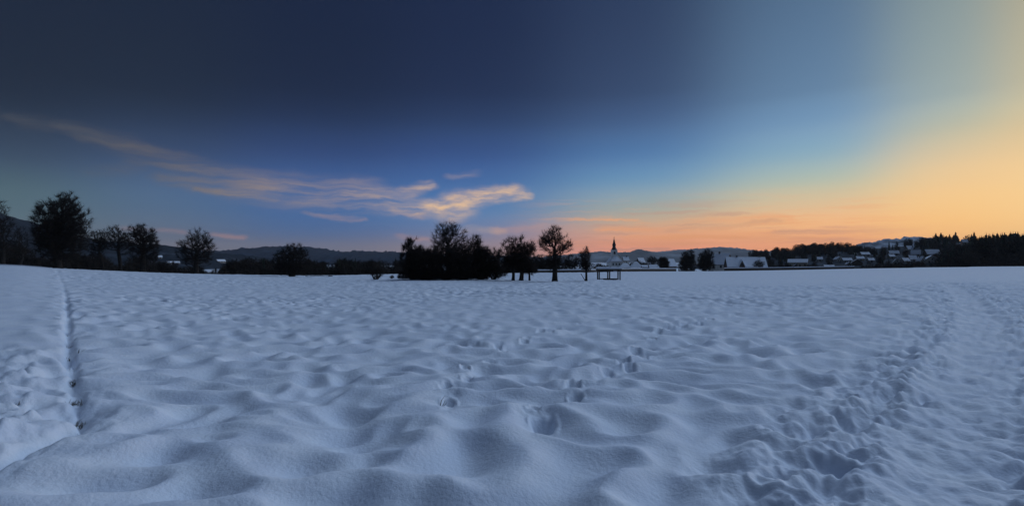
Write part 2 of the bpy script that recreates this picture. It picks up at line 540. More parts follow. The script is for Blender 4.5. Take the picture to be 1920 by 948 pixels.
def relief(x, y):
    r = np.hypot(x, y)
    a_ = 0.45
    xr, yr = x * math.cos(a_) + y * math.sin(a_), -x * math.sin(a_) + y * math.cos(a_)
    wx, wy = perlin(x * 0.35 + 9, y * 0.35), perlin(x * 0.35, y * 0.35 + 31)
    # wind-rounded hummocks with soft crests over rough ground
    n1 = perlin(xr * 0.55 + wx * 0.35, yr * 0.85 + wy * 0.35)
    n2 = perlin(x * 1.15 + 17 + wx * 0.5, y * 1.4 + 5 + wy * 0.5)
    n3 = perlin(x * 2.1 + 3, y * 2.1 + 77)
    rid1 = 1 - np.sqrt(n1 * n1 + 0.012)
    rid2 = 1 - np.sqrt(n2 * n2 + 0.02)
    h_ = 0.20 * (rid1 - 0.72) + 0.19 * (rid2 - 0.72) + 0.024 * n3
    h_ += 0.05 * perlin(x * 0.16, y * 0.16 + 40)
    # smoother wind-packed snow far out to the right, and left of the groove
    far_right = sstep(38, 60, y) * sstep(0.1, 0.3, x / np.maximum(y, 1e-3))
    dg, sg = dist_path(x, y, groove)
    left = np.where(sg > 0, sstep(0.1, 1.0, dg), 0)
    amp = (1 - 0.8 * far_right) * (1 - 0.72 * left)
    amp *= 0.70 + 0.6 * np.clip(perlin(x * 0.06 + 50, y * 0.06) + 0.5, 0, 1)
    h_ *= amp
    near = r < 130
    xs, ys = x[near], y[near]
    hs = h_[near]
    # the groove with its bank
    d_, s_ = dg[near], sg[near]
    jit = 0.10 * perlin(xs * 1.3, ys * 1.3 + 11)
    dj = d_ + jit * 0.7 + 0.05 * perlin(xs * 4.5 + 8, ys * 4.5)
    gf = 0.3 + 0.7 * sstep(36, 14, ys)
    hs -= gf * 0.14 * np.exp(-(dj / 0.075) ** 2) * (0.65 + 0.7 * np.clip(perlin(xs * 0.9 + 5, ys * 0.9) + 0.3, 0, 1))
    hs += gf * np.where(s_ > 0, 0.05 * np.exp(-((d_ - 0.5) / 0.38) ** 2), 0.02 * np.exp(-((d_ - 0.4) / 0.3) ** 2)) * (0.6 + 0.8 * np.clip(perlin(xs * 0.5, ys * 0.5 + 3) + 0.5, 0, 1))
    # churned snow at the near end of the groove
    ch = sstep(12.0, 8.0, ys) * np.where(s_ > 0, sstep(0.25, 0.6, d_), 0) * sstep(-30, -12, xs)
    c1_ = perlin(xs * 1.7 + 2, ys * 1.7)
    c2_ = perlin(xs * 4.1, ys * 4.1 + 9)
    c3_ = perlin(xs * 8.5, ys * 8.5)
    hs += ch * (0.12 * c1_ + 0.15 * np.clip(c2_ - 0.05, 0, 1) + 0.10 * np.clip(perlin(xs * 3.0 + 60, ys * 3.0) - 0.1, 0, 1) + 0.035 * c3_)
    hs += sstep(9.5, 7, ys) * np.exp(-(d_ / 0.35) ** 2) * (0.05 * c2_ + 0.03 * c3_ - 0.03)
    # trodden path on the right
    dp, sp = dist_path(xs, ys, right_path)
    dpj = dp + 0.25 * perlin(xs * 0.9 + 70, ys * 0.9)
    tr = sstep(2.6, 0.7, dpj)
    lump = 0.085 * perlin(xs * 2.6 + 1, ys * 2.6) - 0.26 * np.clip(perlin(xs * 3.6 + 40, ys * 3.6) - 0.12, 0, 1) + 0.065 * perlin(xs * 6, ys * 6) + 0.025 * perlin(xs * 12, ys * 12)
    hs = hs * (1 - 0.6 * sstep(1.1, 0.4, dpj)) + tr * lump * (1 - 0.7 * sstep(0.9, 0.5, dpj))
    hs -= 0.09 * sstep(0.75, 0.35, dpj)
    # the whole right-hand corner is trodden
    cr = sstep(0.90, 1.05, xs / np.maximum(ys, 0.5)) * sstep(45, 25, ys)
    hs += cr * (lump * 0.6)
    # cross track far out
    dc, sc2 = dist_path(xs, ys, cross_track)
    hs += 0.08 * np.exp(-((dc - 1.2) / 0.6) ** 2) - 0.14 * np.exp(-(dc / 0.8) ** 2)
    rough_patch = np.exp(-(((xs - 13) / 4.5) ** 2 + ((ys - 25) / 6.0) ** 2))
    hs += rough_patch * 0.09 * perlin(xs * 2.2, ys * 2.2 + 4)
    # boot holes
    rs = np.random.RandomState(3)

    def holes(path, depth, step, size, drag):
        seg = np.diff(path, axis=0)
        L = np.hypot(seg[:, 0], seg[:, 1])
        cum = np.concatenate([[0], np.cumsum(L)])
        n = int(cum[-1] / step)
        for i in range(n):
            if rs.rand() < 0.12:
                continue
            s0 = (i + 0.5 + rs.uniform(-0.25, 0.25)) * step
            j = min(np.searchsorted(cum, s0) - 1, len(seg) - 1)
            u = (s0 - cum[j]) / L[j]
            c = path[j] + seg[j] * u
            dr = seg[j] / L[j]
            nrm = np.array([-dr[1], dr[0]])
            c = c + nrm * (0.14 if i % 2 else -0.14) + rs.uniform(-0.06, 0.06, 2)
            m = (np.abs(xs - c[0]) < 1.3) & (np.abs(ys - c[1]) < 1.3)
            if not m.any():
                continue
            ex, ey = xs[m] - c[0], ys[m] - c[1]
            al, ac = ex * dr[0] + ey * dr[1], ex * nrm[0] + ey * nrm[1]
            wob = 0.14 * perlin(ex * 5 + i * 3.1, ey * 5)
            sz = size * rs.uniform(0.75, 1.2)
            rr = np.sqrt((al / (sz * 1.25)) ** 2 + (ac / sz) ** 2) + wob * 2
            dd = depth * rs.uniform(0.45, 1.2)
            hs[m] += -dd * sstep(1.2, 0.6, rr) + 0.03 * perlin(ex * 11 + i, ey * 11) * sstep(2.3, 1.2, rr) + 0.14 * dd * np.exp(-((rr - 1.5) / 0.25) ** 2)
            if drag:
                hs[m] -= 0.04 * np.exp(-(ac / 0.12) ** 2) * sstep(0.8, 0.2, np.abs(al)) * (0.6 + perlin(ex * 6, ey * 6 + 9))
    holes(trail_a, 0.15, 0.66, 0.115, True)
    holes(trail_b, 0.11, 0.74, 0.095, True)
    holes(trail_c, 0.07, 1.5, 0.12, False)
    h_[near] = hs
    # fade out past the field's rim
    return h_ * (1 - 0.9 * sstep(120, 260, r))


def make_ground():
    rows = [0.0, 0.6, 1.2, 1.8, 2.3]
    D = 2.5
    while D < 17.5:
        rows.append(D)
        D += max(D * D / (H * 512) * 1.0, 0.012)
    while D < 70:
        rows.append(D)
        D += 0.30
    while D < 250:
        rows.append(D)
        D += 0.9
    while D < 5900:
        rows.append(D)
        D *= 1.06
    rows = np.array(rows[1:])
    front = np.linspace(-math.radians(56), math.radians(56), 1050)
    back = np.linspace(math.radians(56), 2 * math.pi - math.radians(56), 160)[1:-1]
    az = np.concatenate([front, back])
    A, R = np.meshgrid(az, rows)
    x, y = R * np.sin(A), R * np.cos(A)
    z = ground(x, y) + relief(x.ravel(), y.ravel()).reshape(x.shape)
    nr, na = x.shape
    verts = np.stack([x, y, z], -1).reshape(-1, 3)
    i = np.arange(nr - 1)[:, None] * na
    j = np.arange(na)[None, :]
    k = (j + 1) % na
    quads = np.stack([i + j, i + k, i + na + k, i + na + j], -1).reshape(-1, 4)[:, ::-1]
    verts = np.vstack([verts, [[0, 0, 0]]])
    c = len(verts) - 1
    tri = np.stack([np.full(na, c), np.arange(na), (np.arange(na) + 1) % na], -1)[:, ::-1]
    me = mesh_np('snow_field', verts, quads, tri, M['snow'], True)
    o = link('snow_field', me)
    tag(o, 'hummocky snow-covered field crossed by boot tracks', None, None, 'structure')


make_ground()


# ------------------------------------------------------------------ hills
class Hill:
    def __init__(self, ridge, Dr, Df, z0=ZV - 1.0):
        self.xs = np.array([at(p, Dr) for p, _ in ridge])
        self.zs = np.array([row_z(y_, Dr) for _, y_ in ridge])
        self.Dr, self.Df, self.z0 = Dr, Df, z0

    def z(self, x, y):
        zr = np.interp(x, self.xs, self.zs)
        s = np.clip((np.asarray(y, float) - self.Df) / (self.Dr - self.Df), 0, 2)
        s = np.where(s > 1, 2 - s, s)
        p = 0.5 * s + 0.5 * s * s * (3 - 2 * s)
        end = sstep(self.xs[0], self.xs[0] + 0.08 * (self.xs[-1] - self.xs[0]), x) * sstep(self.xs[-1], self.xs[-1] - 0.08 * (self.xs[-1] - self.xs[0]), x)
        return self.z0 + (zr - self.z0) * p * end

    def build(self, name, mat, label, nx, ny, bump, bfreq, fine=0.0):
        x = np.linspace(self.xs[0], self.xs[-1], nx)
        y = np.linspace(self.Df, 2 * self.Dr - self.Df, ny)
        X, Y = np.meshgrid(x, y)
        Z = self.z(X, Y)
        lift = np.clip((Z - self.z0) / 8.0, 0, 1)
        Z = Z + lift * (bump * perlin(X * bfreq, Y * bfreq) + 0.5 * bump * perlin(X * bfreq * 2.7, Y * bfreq * 2.7))
        if fine:
            Z = Z + lift * fine * np.abs(np.random.RandomState(nx).randn(*Z.shape))
        i = np.arange(ny - 1)[:, None] * nx
        j = np.arange(nx - 1)[None, :]
        q = np.stack([i + j, i + j + 1, i + nx + j + 1, i + nx + j], -1).reshape(-1, 4)
        o = link(name, mesh_np(name, np.stack([X, Y, Z], -1).reshape(-1, 3), q, None, mat, True))
        tag(o, label, None, None, 'structure')
        return self


hill_left = Hill([(-700, 250), (-300, 320), (0, 407), (70, 437), (150, 450), (230, 458), (300, 462), (350, 470), (420, 480), (480, 492), (520, 500)], 720, 330)
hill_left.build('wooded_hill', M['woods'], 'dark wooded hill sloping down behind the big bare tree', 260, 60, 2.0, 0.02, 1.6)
hill_mid = Hill([(250, 480), (330, 476), (400, 476), (465, 477), (480, 469), (540, 464), (600, 468), (640, 476), (700, 473), (770, 476), (850, 480), (980, 483), (1100, 492)], 2200, 1300)
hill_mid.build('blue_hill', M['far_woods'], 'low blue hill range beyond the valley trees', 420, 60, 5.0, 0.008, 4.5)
hill_far = Hill([(980, 484), (1060, 478), (1100, 474), (1120, 471), (1150, 474), (1180, 474), (1197, 467), (1215, 472), (1250, 470), (1300, 467), (1330, 465), (1350, 463),
                 (1375, 465), (1400, 469), (1440, 473), (1520, 478), (1620, 484)], 5000, 4000)
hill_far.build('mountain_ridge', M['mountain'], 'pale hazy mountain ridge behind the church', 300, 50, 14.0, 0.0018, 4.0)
hill_right = Hill([(1330, 503), (1400, 486), (1440, 482), (1470, 478), (1500, 474), (1540, 470), (1565, 476), (1585, 480), (1610, 477), (1650, 466), (1700, 462), (1760, 460), (1796, 456), (1816, 456), (1850, 466),
                   (1920, 470), (2200, 470)], 540, 262)
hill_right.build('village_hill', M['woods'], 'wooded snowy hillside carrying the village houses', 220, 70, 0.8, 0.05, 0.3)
hill_white = Hill([(1540, 486), (1590, 474), (1612, 463), (1625, 457), (1645, 456), (1660, 451), (1672, 448), (1685, 451), (1705, 447), (1725, 446), (1760, 452), (1850, 465), (1960, 480)], 900, 640)
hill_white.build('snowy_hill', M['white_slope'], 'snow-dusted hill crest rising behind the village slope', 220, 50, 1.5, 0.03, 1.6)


# ------------------------------------------------------------------ trees
def tubes(p0, p1, r0, r1, K):
    """all edges as K-sided tapered tubes -> verts, quads"""
    p0, p1 = np.asarray(p0), np.asarray(p1)
    n = len(p0)
    d = p1 - p0
    d /= np.linalg.norm(d, axis=1, keepdims=True) + 1e-9
    ref = np.where(np.abs(d[:, 2:3]) > 0.9, np.array([[1.0, 0, 0]]), np.array([[0, 0, 1.0]]))
    u = np.cross(d, ref)
    u /= np.linalg.norm(u, axis=1, keepdims=True) + 1e-9
    v = np.cross(d, u)
    th = np.arange(K) * 2 * np.pi / K
    cs, sn = np.cos(th)[None, :, None], np.sin(th)[None, :, None]
    ring = u[:, None, :] * cs + v[:, None, :] * sn
    A = p0[:, None, :] + ring * np.asarray(r0)[:, None, None]
    B = p1[:, None, :] + ring * np.asarray(r1)[:, None, None]
    verts = np.concatenate([A, B], 1).reshape(-1, 3)
    b = np.arange(n)[:, None] * 2 * K
    j = np.arange(K)[None, :]
    k = (j + 1) % K
    q = np.stack([b + j, b + k, b + K + k, b + K + j], -1).reshape(-1, 4)
    return verts, q


def spikes(p0, p1, r):
    """twigs: three-sided pyramids"""
    v, q = tubes(p0, p1, r, np.asarray(r) * 0.0 + 1e-4, 3)
    n = len(p0)
    V = v.reshape(n, 6, 3)
    verts = np.concatenate([V[:, :3], V[:, 3:4]], 1).reshape(-1, 3)
    b = np.arange(n) * 4
    t = np.concatenate([np.stack([b, b + 1, b + 3], -1), np.stack([b + 1, b + 2, b + 3], -1), np.stack([b + 2, b, b + 3], -1)])
    return verts, t


def sample_env(rs, env, n, z_min, lumpy):
    env = np.array(env, float)
    vol = env[:, 3] * env[:, 4] * env[:, 5]
    out = []
    while len(out) < n:
        k = rs.choice(len(env), p=vol / vol.sum())
        p = rs.randn(3)
        p *= rs.rand() ** 0.40 / np.linalg.norm(p)
        w = p * env[k, 3:] + env[k, :3]
        if w[2] < z_min:
            continue
        if lumpy and np.linalg.norm(p) > 0.55 and perlin(np.array([w[0] * 0.55 + w[1] * 0.3 + 13]), np.array([w[2] * 0.55 + w[1] * 0.4]))[0] < lumpy - 0.5 * 1:
            continue
        out.append(w)
    return np.array(out)


def tree_meshes(seed, env, trunk_h, trunk_r, n=700, twigs=7, twig_len=0.5, twig_r=0.012, lean=(0, 0), up=0.35, stems=1, spread=0.3, lumpy=0.25, pathw=0.30):
    rs = np.random.RandomState(seed)
    env = [tuple(v) for v in env]
    nodes, par = [], []
    zmin = min(v[2] - v[5] for v in env)
    for s in range(stems):
        off = np.array([0, 0, 0.0]) if stems == 1 else np.array([rs.uniform(-spread, spread), rs.uniform(-spread, spread) * 0.6, 0])
        k = max(int(trunk_h / 0.35), 3)
        pr = -1
        wob = rs.randn(2) * 0.05
        for i in range(k + 1):
            t = i / k
            p = off + np.array([lean[0] * t * t + wob[0] * math.sin(t * 4), lean[1] * t * t + wob[1] * math.sin(t * 5), -0.12 + t * (trunk_h + 0.12)])
            if stems > 1:
                p[:2] += off[:2] * (t * 1.8 - 0.94)
            nodes.append(p)
            par.append(pr)
            pr = len(nodes) - 1
    nt = len(nodes)
    pts = sample_env(rs, env, n, max(zmin, 0.12), lumpy)
    base = np.array([lean[0] * 0.5, lean[1] * 0.5, trunk_h * 0.8])
    pts = pts[np.argsort(np.linalg.norm(pts - base, axis=1))]
    N = nt + n
    X = np.zeros((N, 3))
    X[:nt] = nodes
    path = np.zeros(N)
    for i in range(nt):
        path[i] = X[i, 2] * 0.6
    P = np.full(N, -1, int)
    P[:nt] = par
    for i in range(n):
        c = nt + i
        dv = pts[i] - X[:c]
        dist = np.linalg.norm(dv, axis=1)
        cost = dist + pathw * path[:c] + 0.8 * np.clip(-dv[:, 2], 0, None)
        if stems == 1:
            cost[: max(1, int(nt * 0.35))] += 3.0
        j = int(np.argmin(cost))
        q = pts[i].copy()
        X[c] = q
        P[c] = j
        path[c] = path[j] + dist[j]
    nch = np.zeros(N)
    for c in range(N):
        if P[c] >= 0:
            nch[P[c]] += 1
    leaves = max(int((nch == 0).sum()), 2) / stems
    r0 = twig_r * 0.9
    ex = math.log(leaves) / math.log(max(trunk_r / r0, 1.5))
    acc = np.zeros(N)
    rad = np.zeros(N)
    for c in range(N - 1, -1, -1):
        if c >= nt or nch[c] == 0:
            rad[c] = r0 if nch[c] == 0 else acc[c] ** (1 / ex)
        else:
            rad[c] = max(acc[c], r0 ** ex) ** (1 / ex)
        if P[c] >= 0:
            acc[P[c]] += rad[c] ** ex
    for c in range(nt):
        z = X[c, 2]
        rad[c] *= 1 + 0.45 * math.exp(-max(z, 0) / 0.35)
    E = np.array([c for c in range(N) if P[c] >= 0])
    # gentle bend in the longer limbs
    p0, p1 = X[P[E]], X[E]
    ra, rb = np.minimum(rad[P[E]], rad[E] * 1.6), rad[E]
    L = np.linalg.norm(p1 - p0, axis=1)
    mid = (p0 + p1) / 2 + rs.randn(len(E), 3) * (0.07 * L)[:, None] + np.array([0, 0, 1.0]) * (0.05 * L)[:, None]
    mid[E < nt] = (p0 + p1)[E < nt] / 2
    rm = (ra + rb) / 2
    q0, q1 = np.vstack([p0, mid]), np.vstack([mid, p1])
    s0, s1 = np.concatenate([ra, rm]), np.concatenate([rm, rb])
    thick = s1 > max(trunk_r * 0.22, twig_r * 1.9)
    tv, tq = tubes(q0[thick], q1[thick], s0[thick], s1[thick], 7)
    trunk = mesh_np('trunk', tv, tq, None, M['bark'], True)
    bv, bq = tubes(q0[~thick], q1[~thick], s0[~thick], s1[~thick], 3)
    # twigs
    c = np.repeat(np.arange(nt, N), twigs)
    org = X[c] + (X[P[c]] - X[c]) * rs.rand(len(c), 1) * 0.9
    d = X[c] - X[P[c]]
    d /= np.linalg.norm(d, axis=1, keepdims=True) + 1e-9
    cen = np.mean(pts, axis=0)
    outw = org - cen
    outw /= np.linalg.norm(outw, axis=1, keepdims=True) + 1e-9
    dr = 0.55 * d + 0.35 * outw + 0.75 * rs.randn(len(c), 3) + np.array([0, 0, up])
    dr /= np.linalg.norm(dr, axis=1, keepdims=True)
    ln = twig_len * (0.4 + 0.9 * rs.rand(len(c), 1))
    sv_, st = spikes(org, org + dr * ln, np.full(len(c), twig_r) * (0.7 + 0.5 * rs.rand(len(c))))
    n_b = len(bv)
    verts = np.vstack([bv, sv_])
    crown = mesh_np('crown', verts, bq, st + n_b, M['twig'], False)
    return trunk, crown


def put_tree(name, meshes, loc, label, group=None, cat='tree', scale=1.0, rz=0.0):
    o = link(name, None, None, loc)
    o.empty_display_size = 0.3
    o.rotation_euler = (0, 0, rz)
    o.scale = (scale, scale, scale) if not isinstance(scale, tuple) else scale
    tag(o, label, cat, group)
    link('trunk', meshes[0], o)
    link('crown', meshes[1], o)
    return o


def hero(name, px, base_y, ells, label, D=None, cat='tree', seed=1, group=None, **kw):
    """ells: ellipses as seen in the photograph (centre x, centre row, half width, half height in pixels)"""
    if D is None:
        D, z = solve_ground(px, base_y)
    else:
        z = float(ground(at(px, D), D))
    s = D / F
    env = []
    for (cx, cy, rx, ry) in ells:
        env.append(((cx - px) * s, 0.15 * rx * s * (1 if len(env) % 2 else -1), row_z(cy, D) - z, rx * s, max(rx * 0.85, 4) * s, ry * s))
    th = kw.pop('trunk_px') * s if 'trunk_px' in kw else 0.5 * env[0][2]
    tr = kw.pop('trunk_r_px', 5.0) * s
    m = tree_meshes(seed, env, th, tr, **kw)
    return put_tree(name, m, (at(px, D), D, z), label, group, cat)


# --- the row along the field's rim, from the tall dense tree to the thicket
hero('big_tree', 108, 503.5, [(112, 420, 40, 52), (108, 450, 46, 42), (152, 415, 20, 34), (120, 385, 24, 28)], 'tallest dense bare tree with thick dark trunk at the field edge',
     D=93, seed=11, trunk_px=75, trunk_r_px=6, n=2100, twigs=20, twig_len=0.85, twig_r=0.019, lumpy=0.22, up=0.5)
hero('bare_tree', 6, 497, [(2, 415, 20, 46), (4, 445, 24, 40)], 'tall thin bare tree standing before the dark wooded slope', D=104, seed=12, trunk_px=80, trunk_r_px=3, n=500, twigs=10, twig_len=0.8, twig_r=0.016)
hero('bare_tree', 40, 500, [(40, 455, 16, 34)], 'slender bare tree between the thin tall tree and the big dense tree', D=108, seed=13, trunk_px=50, trunk_r_px=2.5, n=350, twigs=7, twig_len=0.7)
hero('bare_tree', 192, 507, [(188, 452, 20, 22), (178, 470, 14, 20)], 'small bare tree with open crown beside the big dense tree', D=106, seed=14, trunk_px=40, trunk_r_px=2.6, n=480, twigs=11, twig_len=0.6, twig_r=0.016, lean=(-0.4, 0))
hero('bare_tree', 226, 508, [(218, 446, 22, 25), (234, 462, 16, 18)], 'leaning bare tree with crooked twin stems and knobbly crown', D=107, seed=15, trunk_px=45, trunk_r_px=3, n=560, twigs=11, twig_len=0.6, twig_r=0.016, lean=(-0.5, 0))
hero('bare_tree', 268, 510, [(268, 446, 30, 26), (270, 470, 26, 28)], 'bare tree with flat umbrella-shaped crown at the field edge', D=106, seed=16, trunk_px=50, trunk_r_px=4.5, n=1000, twigs=15, twig_len=0.75, twig_r=0.016)
hero('bare_tree', 368, 514, [(370, 468, 36, 26), (368, 448, 22, 22), (392, 458, 13, 20), (366, 488, 28, 16)], 'spiky bare fruit tree standing alone against the blue hills', D=110, seed=17, trunk_px=45, trunk_r_px=4, n=950, twigs=13, twig_len=0.8, twig_r=0.015, up=0.6)
hero('conifer_bush', 304, 512, [(304, 502, 8, 11)], 'small dark pointed bush beside the umbrella-shaped tree', D=105, cat='bush', seed=18, stems=4, trunk_px=8, trunk_r_px=1.2, n=200, twigs=10, twig_len=0.4)
hero('broad_bush', 547, 518.5, [(548, 490, 36, 26), (552, 472, 24, 18), (548, 503, 28, 12)], 'broad rounded dense bare tree low to the snow', D=104, seed=19, stems=3, spread=0.6, trunk_px=22, trunk_r_px=3.5, n=1100, twigs=14, twig_len=0.7, twig_r=0.016, lumpy=0.1)
hero('low_shrub', 705, 523.5, [(704, 512, 17, 11), (712, 505, 8, 10)], 'low spreading shrub on the snow short of the thicket', cat='bush', seed=20, stems=5, spread=0.5, trunk_px=7, trunk_r_px=1.2, n=220, twigs=6, twig_len=0.4)
hero('small_shrub', 735, 522, [(735, 519, 5, 4)], 'tiny dark shrub between the low shrub and the thicket', cat='bush', seed=21, stems=3, spread=0.15, trunk_px=2, trunk_r_px=0.6, n=60, twigs=6, twig_len=0.22, group='tiny shrubs by the thicket')
hero('small_shrub', 748, 522, [(748, 519, 4, 4)], 'tiny dark shrub between the low shrub and the thicket', cat='bush', seed=22, stems=3, spread=0.15, trunk_px=2, trunk_r_px=0.6, n=60, twigs=6, twig_len=0.22, group='tiny shrubs by the thicket')
# thicket
TH = [(775, 484, 24, 38, 'lowest sloping bush at the outer end of the dark thicket'), (803, 492, 30, 32, 'dense bush of the thicket next to the sloping outer one'),
      (836, 490, 34, 34, 'dense bush at the foot of the tall round-crowned tree'), (868, 491, 32, 33, 'dense bush of the thicket under the slim upright tree'),
      (902, 487, 18, 38, 'narrow tall bush closing the thicket beside the hazy bush')]
for i, (cx, cy, rx, ry, lab) in enumerate(TH):
    hero('thicket_bush', cx, 524.3, [(cx, cy, rx, ry), (cx - rx * 0.3, cy - ry * 0.35, rx * 0.5, ry * 0.7), (cx, 516, rx * 1.1, 11)], lab, cat='bush', seed=30 + i,
         stems=5, spread=1.0, trunk_px=18, trunk_r_px=1.8, n=1100, twigs=15, twig_len=0.62, twig_r=0.015, lumpy=0.2, group='bushes of the thicket')
hero('bare_tree', 842, 524, [(843, 446, 36, 30), (836, 434, 22, 20), (850, 470, 36, 26)], 'tall round-crowned bare tree rising out of the thicket', D=75, seed=36, trunk_px=62, trunk_r_px=4, n=1000, twigs=8, twig_len=0.75, up=0.5)
hero('bare_tree', 893, 524, [(893, 462, 18, 22), (890, 480, 18, 26)], 'slim bare tree at the thicket end with upright branches', D=76, seed=37, trunk_px=48, trunk_r_px=2.4, n=500, twigs=8, twig_len=0.6, up=0.5)
hero('bare_tree', 962, 525.5, [(958, 470, 20, 26), (950, 488, 18, 24)], 'bare tree with pale hazy twigs next to the thicket', seed=38, trunk_px=32, trunk_r_px=2.6, n=600, twigs=9, twig_len=0.6)
hero('bare_tree', 977, 525.5, [(980, 468, 26, 26), (984, 490, 24, 24)], 'bare tree with short thick trunk and dense crown next to the thicket', seed=39, trunk_px=34, trunk_r_px=3.6, n=900, twigs=11, twig_len=0.6, lean=(0.2, 0))
hero('sapling', 993, 525.5, [(996, 500, 12, 16)], 'thin sapling between the dense crown and the lone spreading tree', seed=40, trunk_px=22, trunk_r_px=1.6, n=200, twigs=7, twig_len=0.45)
hero('rim_bush', 925, 524.3, [(928, 492, 18, 30), (932, 508, 20, 14)], 'tall hazy bush filling the gap beside the thicket', cat='bush', seed=41, stems=4, spread=0.6, trunk_px=18, trunk_r_px=1.6, n=600, twigs=12, twig_len=0.6)
hero('lone_tree', 1040, 527.5, [(1040, 448, 30, 26), (1026, 462, 18, 18), (1056, 462, 18, 18), (1040, 488, 28, 18)], 'lone spreading bare fruit tree with thick trunk near the shelter', seed=42, trunk_px=62, trunk_r_px=4.6, n=1000, twigs=8, twig_len=0.5, lumpy=0.38, up=0.2)
hero('young_tree', 1099, 527, [(1095, 480, 12, 20), (1100, 496, 15, 12)], 'young bare tree beside the shelter with a slanting prop', seed=43, trunk_px=36, trunk_r_px=2.0, n=380, twigs=8, twig_len=0.45, up=0.6)
hero('rim_bush', 1072, 513, [(1072, 494, 18, 16)], 'dark bush behind the low wall between lone and young trees', D=139, cat='bush', seed=44, stems=4, spread=0.6, trunk_px=14, trunk_r_px=1.4, n=420, twigs=12, twig_len=0.7, twig_r=0.02)
hero('rim_bush', 1020, 513, [(1014, 494, 20, 17)], 'dark bush behind the lone spreading tree', D=137, cat='bush', seed=45, stems=4, spread=0.8, trunk_px=14, trunk_r_px=1.4, n=450, twigs=12, twig_len=0.7, twig_r=0.02)
# prop beside the young tree
D_, z_ = solve_ground(1099, 527)
s_ = D_ / F
v_, q_ = tubes([[-10 * s_, 0, 14 * s_]], [[-1.0 * s_, 0.05, -0.05]], [0.035], [0.045], 8)
o = link('tree_prop', mesh_np('tree_prop', v_, q_, None, M['wood'], True), None, (at(1099, D_), D_ - 0.15, z_))
tag(o, 'slanting wooden pole leaning beside the young tree', 'pole')

# --- copies for the belts behind the rim: a few moulds of bare trees and spruces
BARE = []
for i in range(5):
    hgt, w = 10.0, [3.0, 2.4, 3.6, 2.0, 2.8][i]
    BARE.append(tree_meshes(60 + i, [(0, 0, 6.6, w, w, 3.4), (0.3, 0.2, 4.4, w * 0.9, w * 0.9, 2.6)], 5.0, 0.18, n=330, twigs=11, twig_len=0.9, twig_r=0.028, up=0.5, lumpy=0.2))
DENSE = []
for i in range(3):
    w = [3.2, 2.6, 3.8][i]
    DENSE.append(tree_meshes(80 + i, [(0, 0, 4.6, w, w, 4.2), (0.4, 0, 2.6, w, w, 2.4)], 2.2, 0.12, n=420, twigs=16, twig_len=0.9, twig_r=0.035, up=0.3, stems=4, spread=0.8, lumpy=0.05))


def spruce_meshes(seed, h_=14.0, w=2.7, whorls=20, full=0.06):
    rs = np.random.RandomState(seed)
    tv, tq = tubes([[0, 0, -0.3]], [[0, 0, h_ * 0.97]], [h_ * 0.016], [0.02], 7)
    trunk = mesh_np('trunk', tv, tq, None, M['bark'], True)
    V, T = [], []
    for k in range(whorls):
        t = (k + 0.3 * rs.rand()) / whorls
        z = h_ * (full + (0.98 - full) * t)
        Lk = w * (1 - t) ** 0.85 * (0.8 + 0.35 * rs.rand()) + 0.12
        nb = int(11 - 4 * t)
        a0 = rs.rand() * 6.28
        for b in range(nb):
            an = a0 + b * 6.283 / nb + rs.uniform(-0.25, 0.25)
            L = Lk * (0.65 + 0.5 * rs.rand())
            dx, dy = math.cos(an), math.sin(an)
            wd = 0.30 * L + 0.14
            dz = -0.30 * L - 0.1
            m = len(V)
            V += [(0, 0, z + 0.25), (dx * L * 0.6 - dy * wd, dy * L * 0.6 + dx * wd, z + dz * 0.55 - 0.1), (dx * L, dy * L, z + dz * 0.8), (dx * L * 0.6 + dy * wd, dy * L * 0.6 - dx * wd, z + dz * 0.55 - 0.1),
                  (dx * L * 0.55, dy * L * 0.55, z + dz * 0.2 + 0.12), (dx * L * 0.7, dy * L * 0.7, z + dz - 0.35)]
            T += [(m, m + 1, m + 4), (m, m + 4, m + 3), (m + 1, m + 2, m + 4), (m + 4, m + 2, m + 3), (m + 1, m + 5, m + 2), (m + 2, m + 5, m + 3)]
    m = len(V)
    V += [(0.1, 0, h_ * 0.94), (-0.05, 0.09, h_ * 0.94), (-0.05, -0.09, h_ * 0.94), (0, 0, h_ * 1.02)]
    T += [(m, m + 1, m + 3), (m + 1, m + 2, m + 3), (m + 2, m, m + 3)]
    return trunk, mesh_np('crown', np.array(V), None, np.array(T), M['needles'], False)


SPRUCE = [spruce_meshes(s, 14.0, w) for s, w in ((1, 2.4), (2, 3.0), (3, 2.0), (4, 2.7))]
PINE = [spruce_meshes(s, 14.0, w, 12, 0.45) for s, w in ((5, 3.4), (6, 2.8))]
rnd = random.Random(5)


def belt(name, protos, pxr, Dr, top, n, label, group, jitter=5.0, base=None, native=10.0, skip=None):
    """n single trees whose tops reach the rows given by top(px)"""
    k = 0
    tries = 0
    while k < n and tries < n * 20:
        tries += 1
        px = rnd.uniform(*pxr)
        D = rnd.uniform(*Dr)
        x = at(px, D)
        zb = float(ground(x, D)) if base is None else base(x, D)
        zt = row_z(top(px) + abs(rnd.gauss(0, jitter)), D)
        hgt = zt - zb
        if hgt < 2.0:
            continue
        if skip and skip(px, D, hgt):
            continue
        s = hgt / native
        put_tree(name, protos[rnd.randrange(len(protos))], (x, D, zb - 0.1), label, group, 'tree', (s * rnd.uniform(0.8, 1.15), s * rnd.uniform(0.8, 1.15), s), rnd.uniform(0, 6.28))
        k += 1


def ln(pts):
    xs = [p[0] for p in pts]
    ys = [p[1] for p in pts]
    return lambda px: float(np.interp(px, xs, ys))


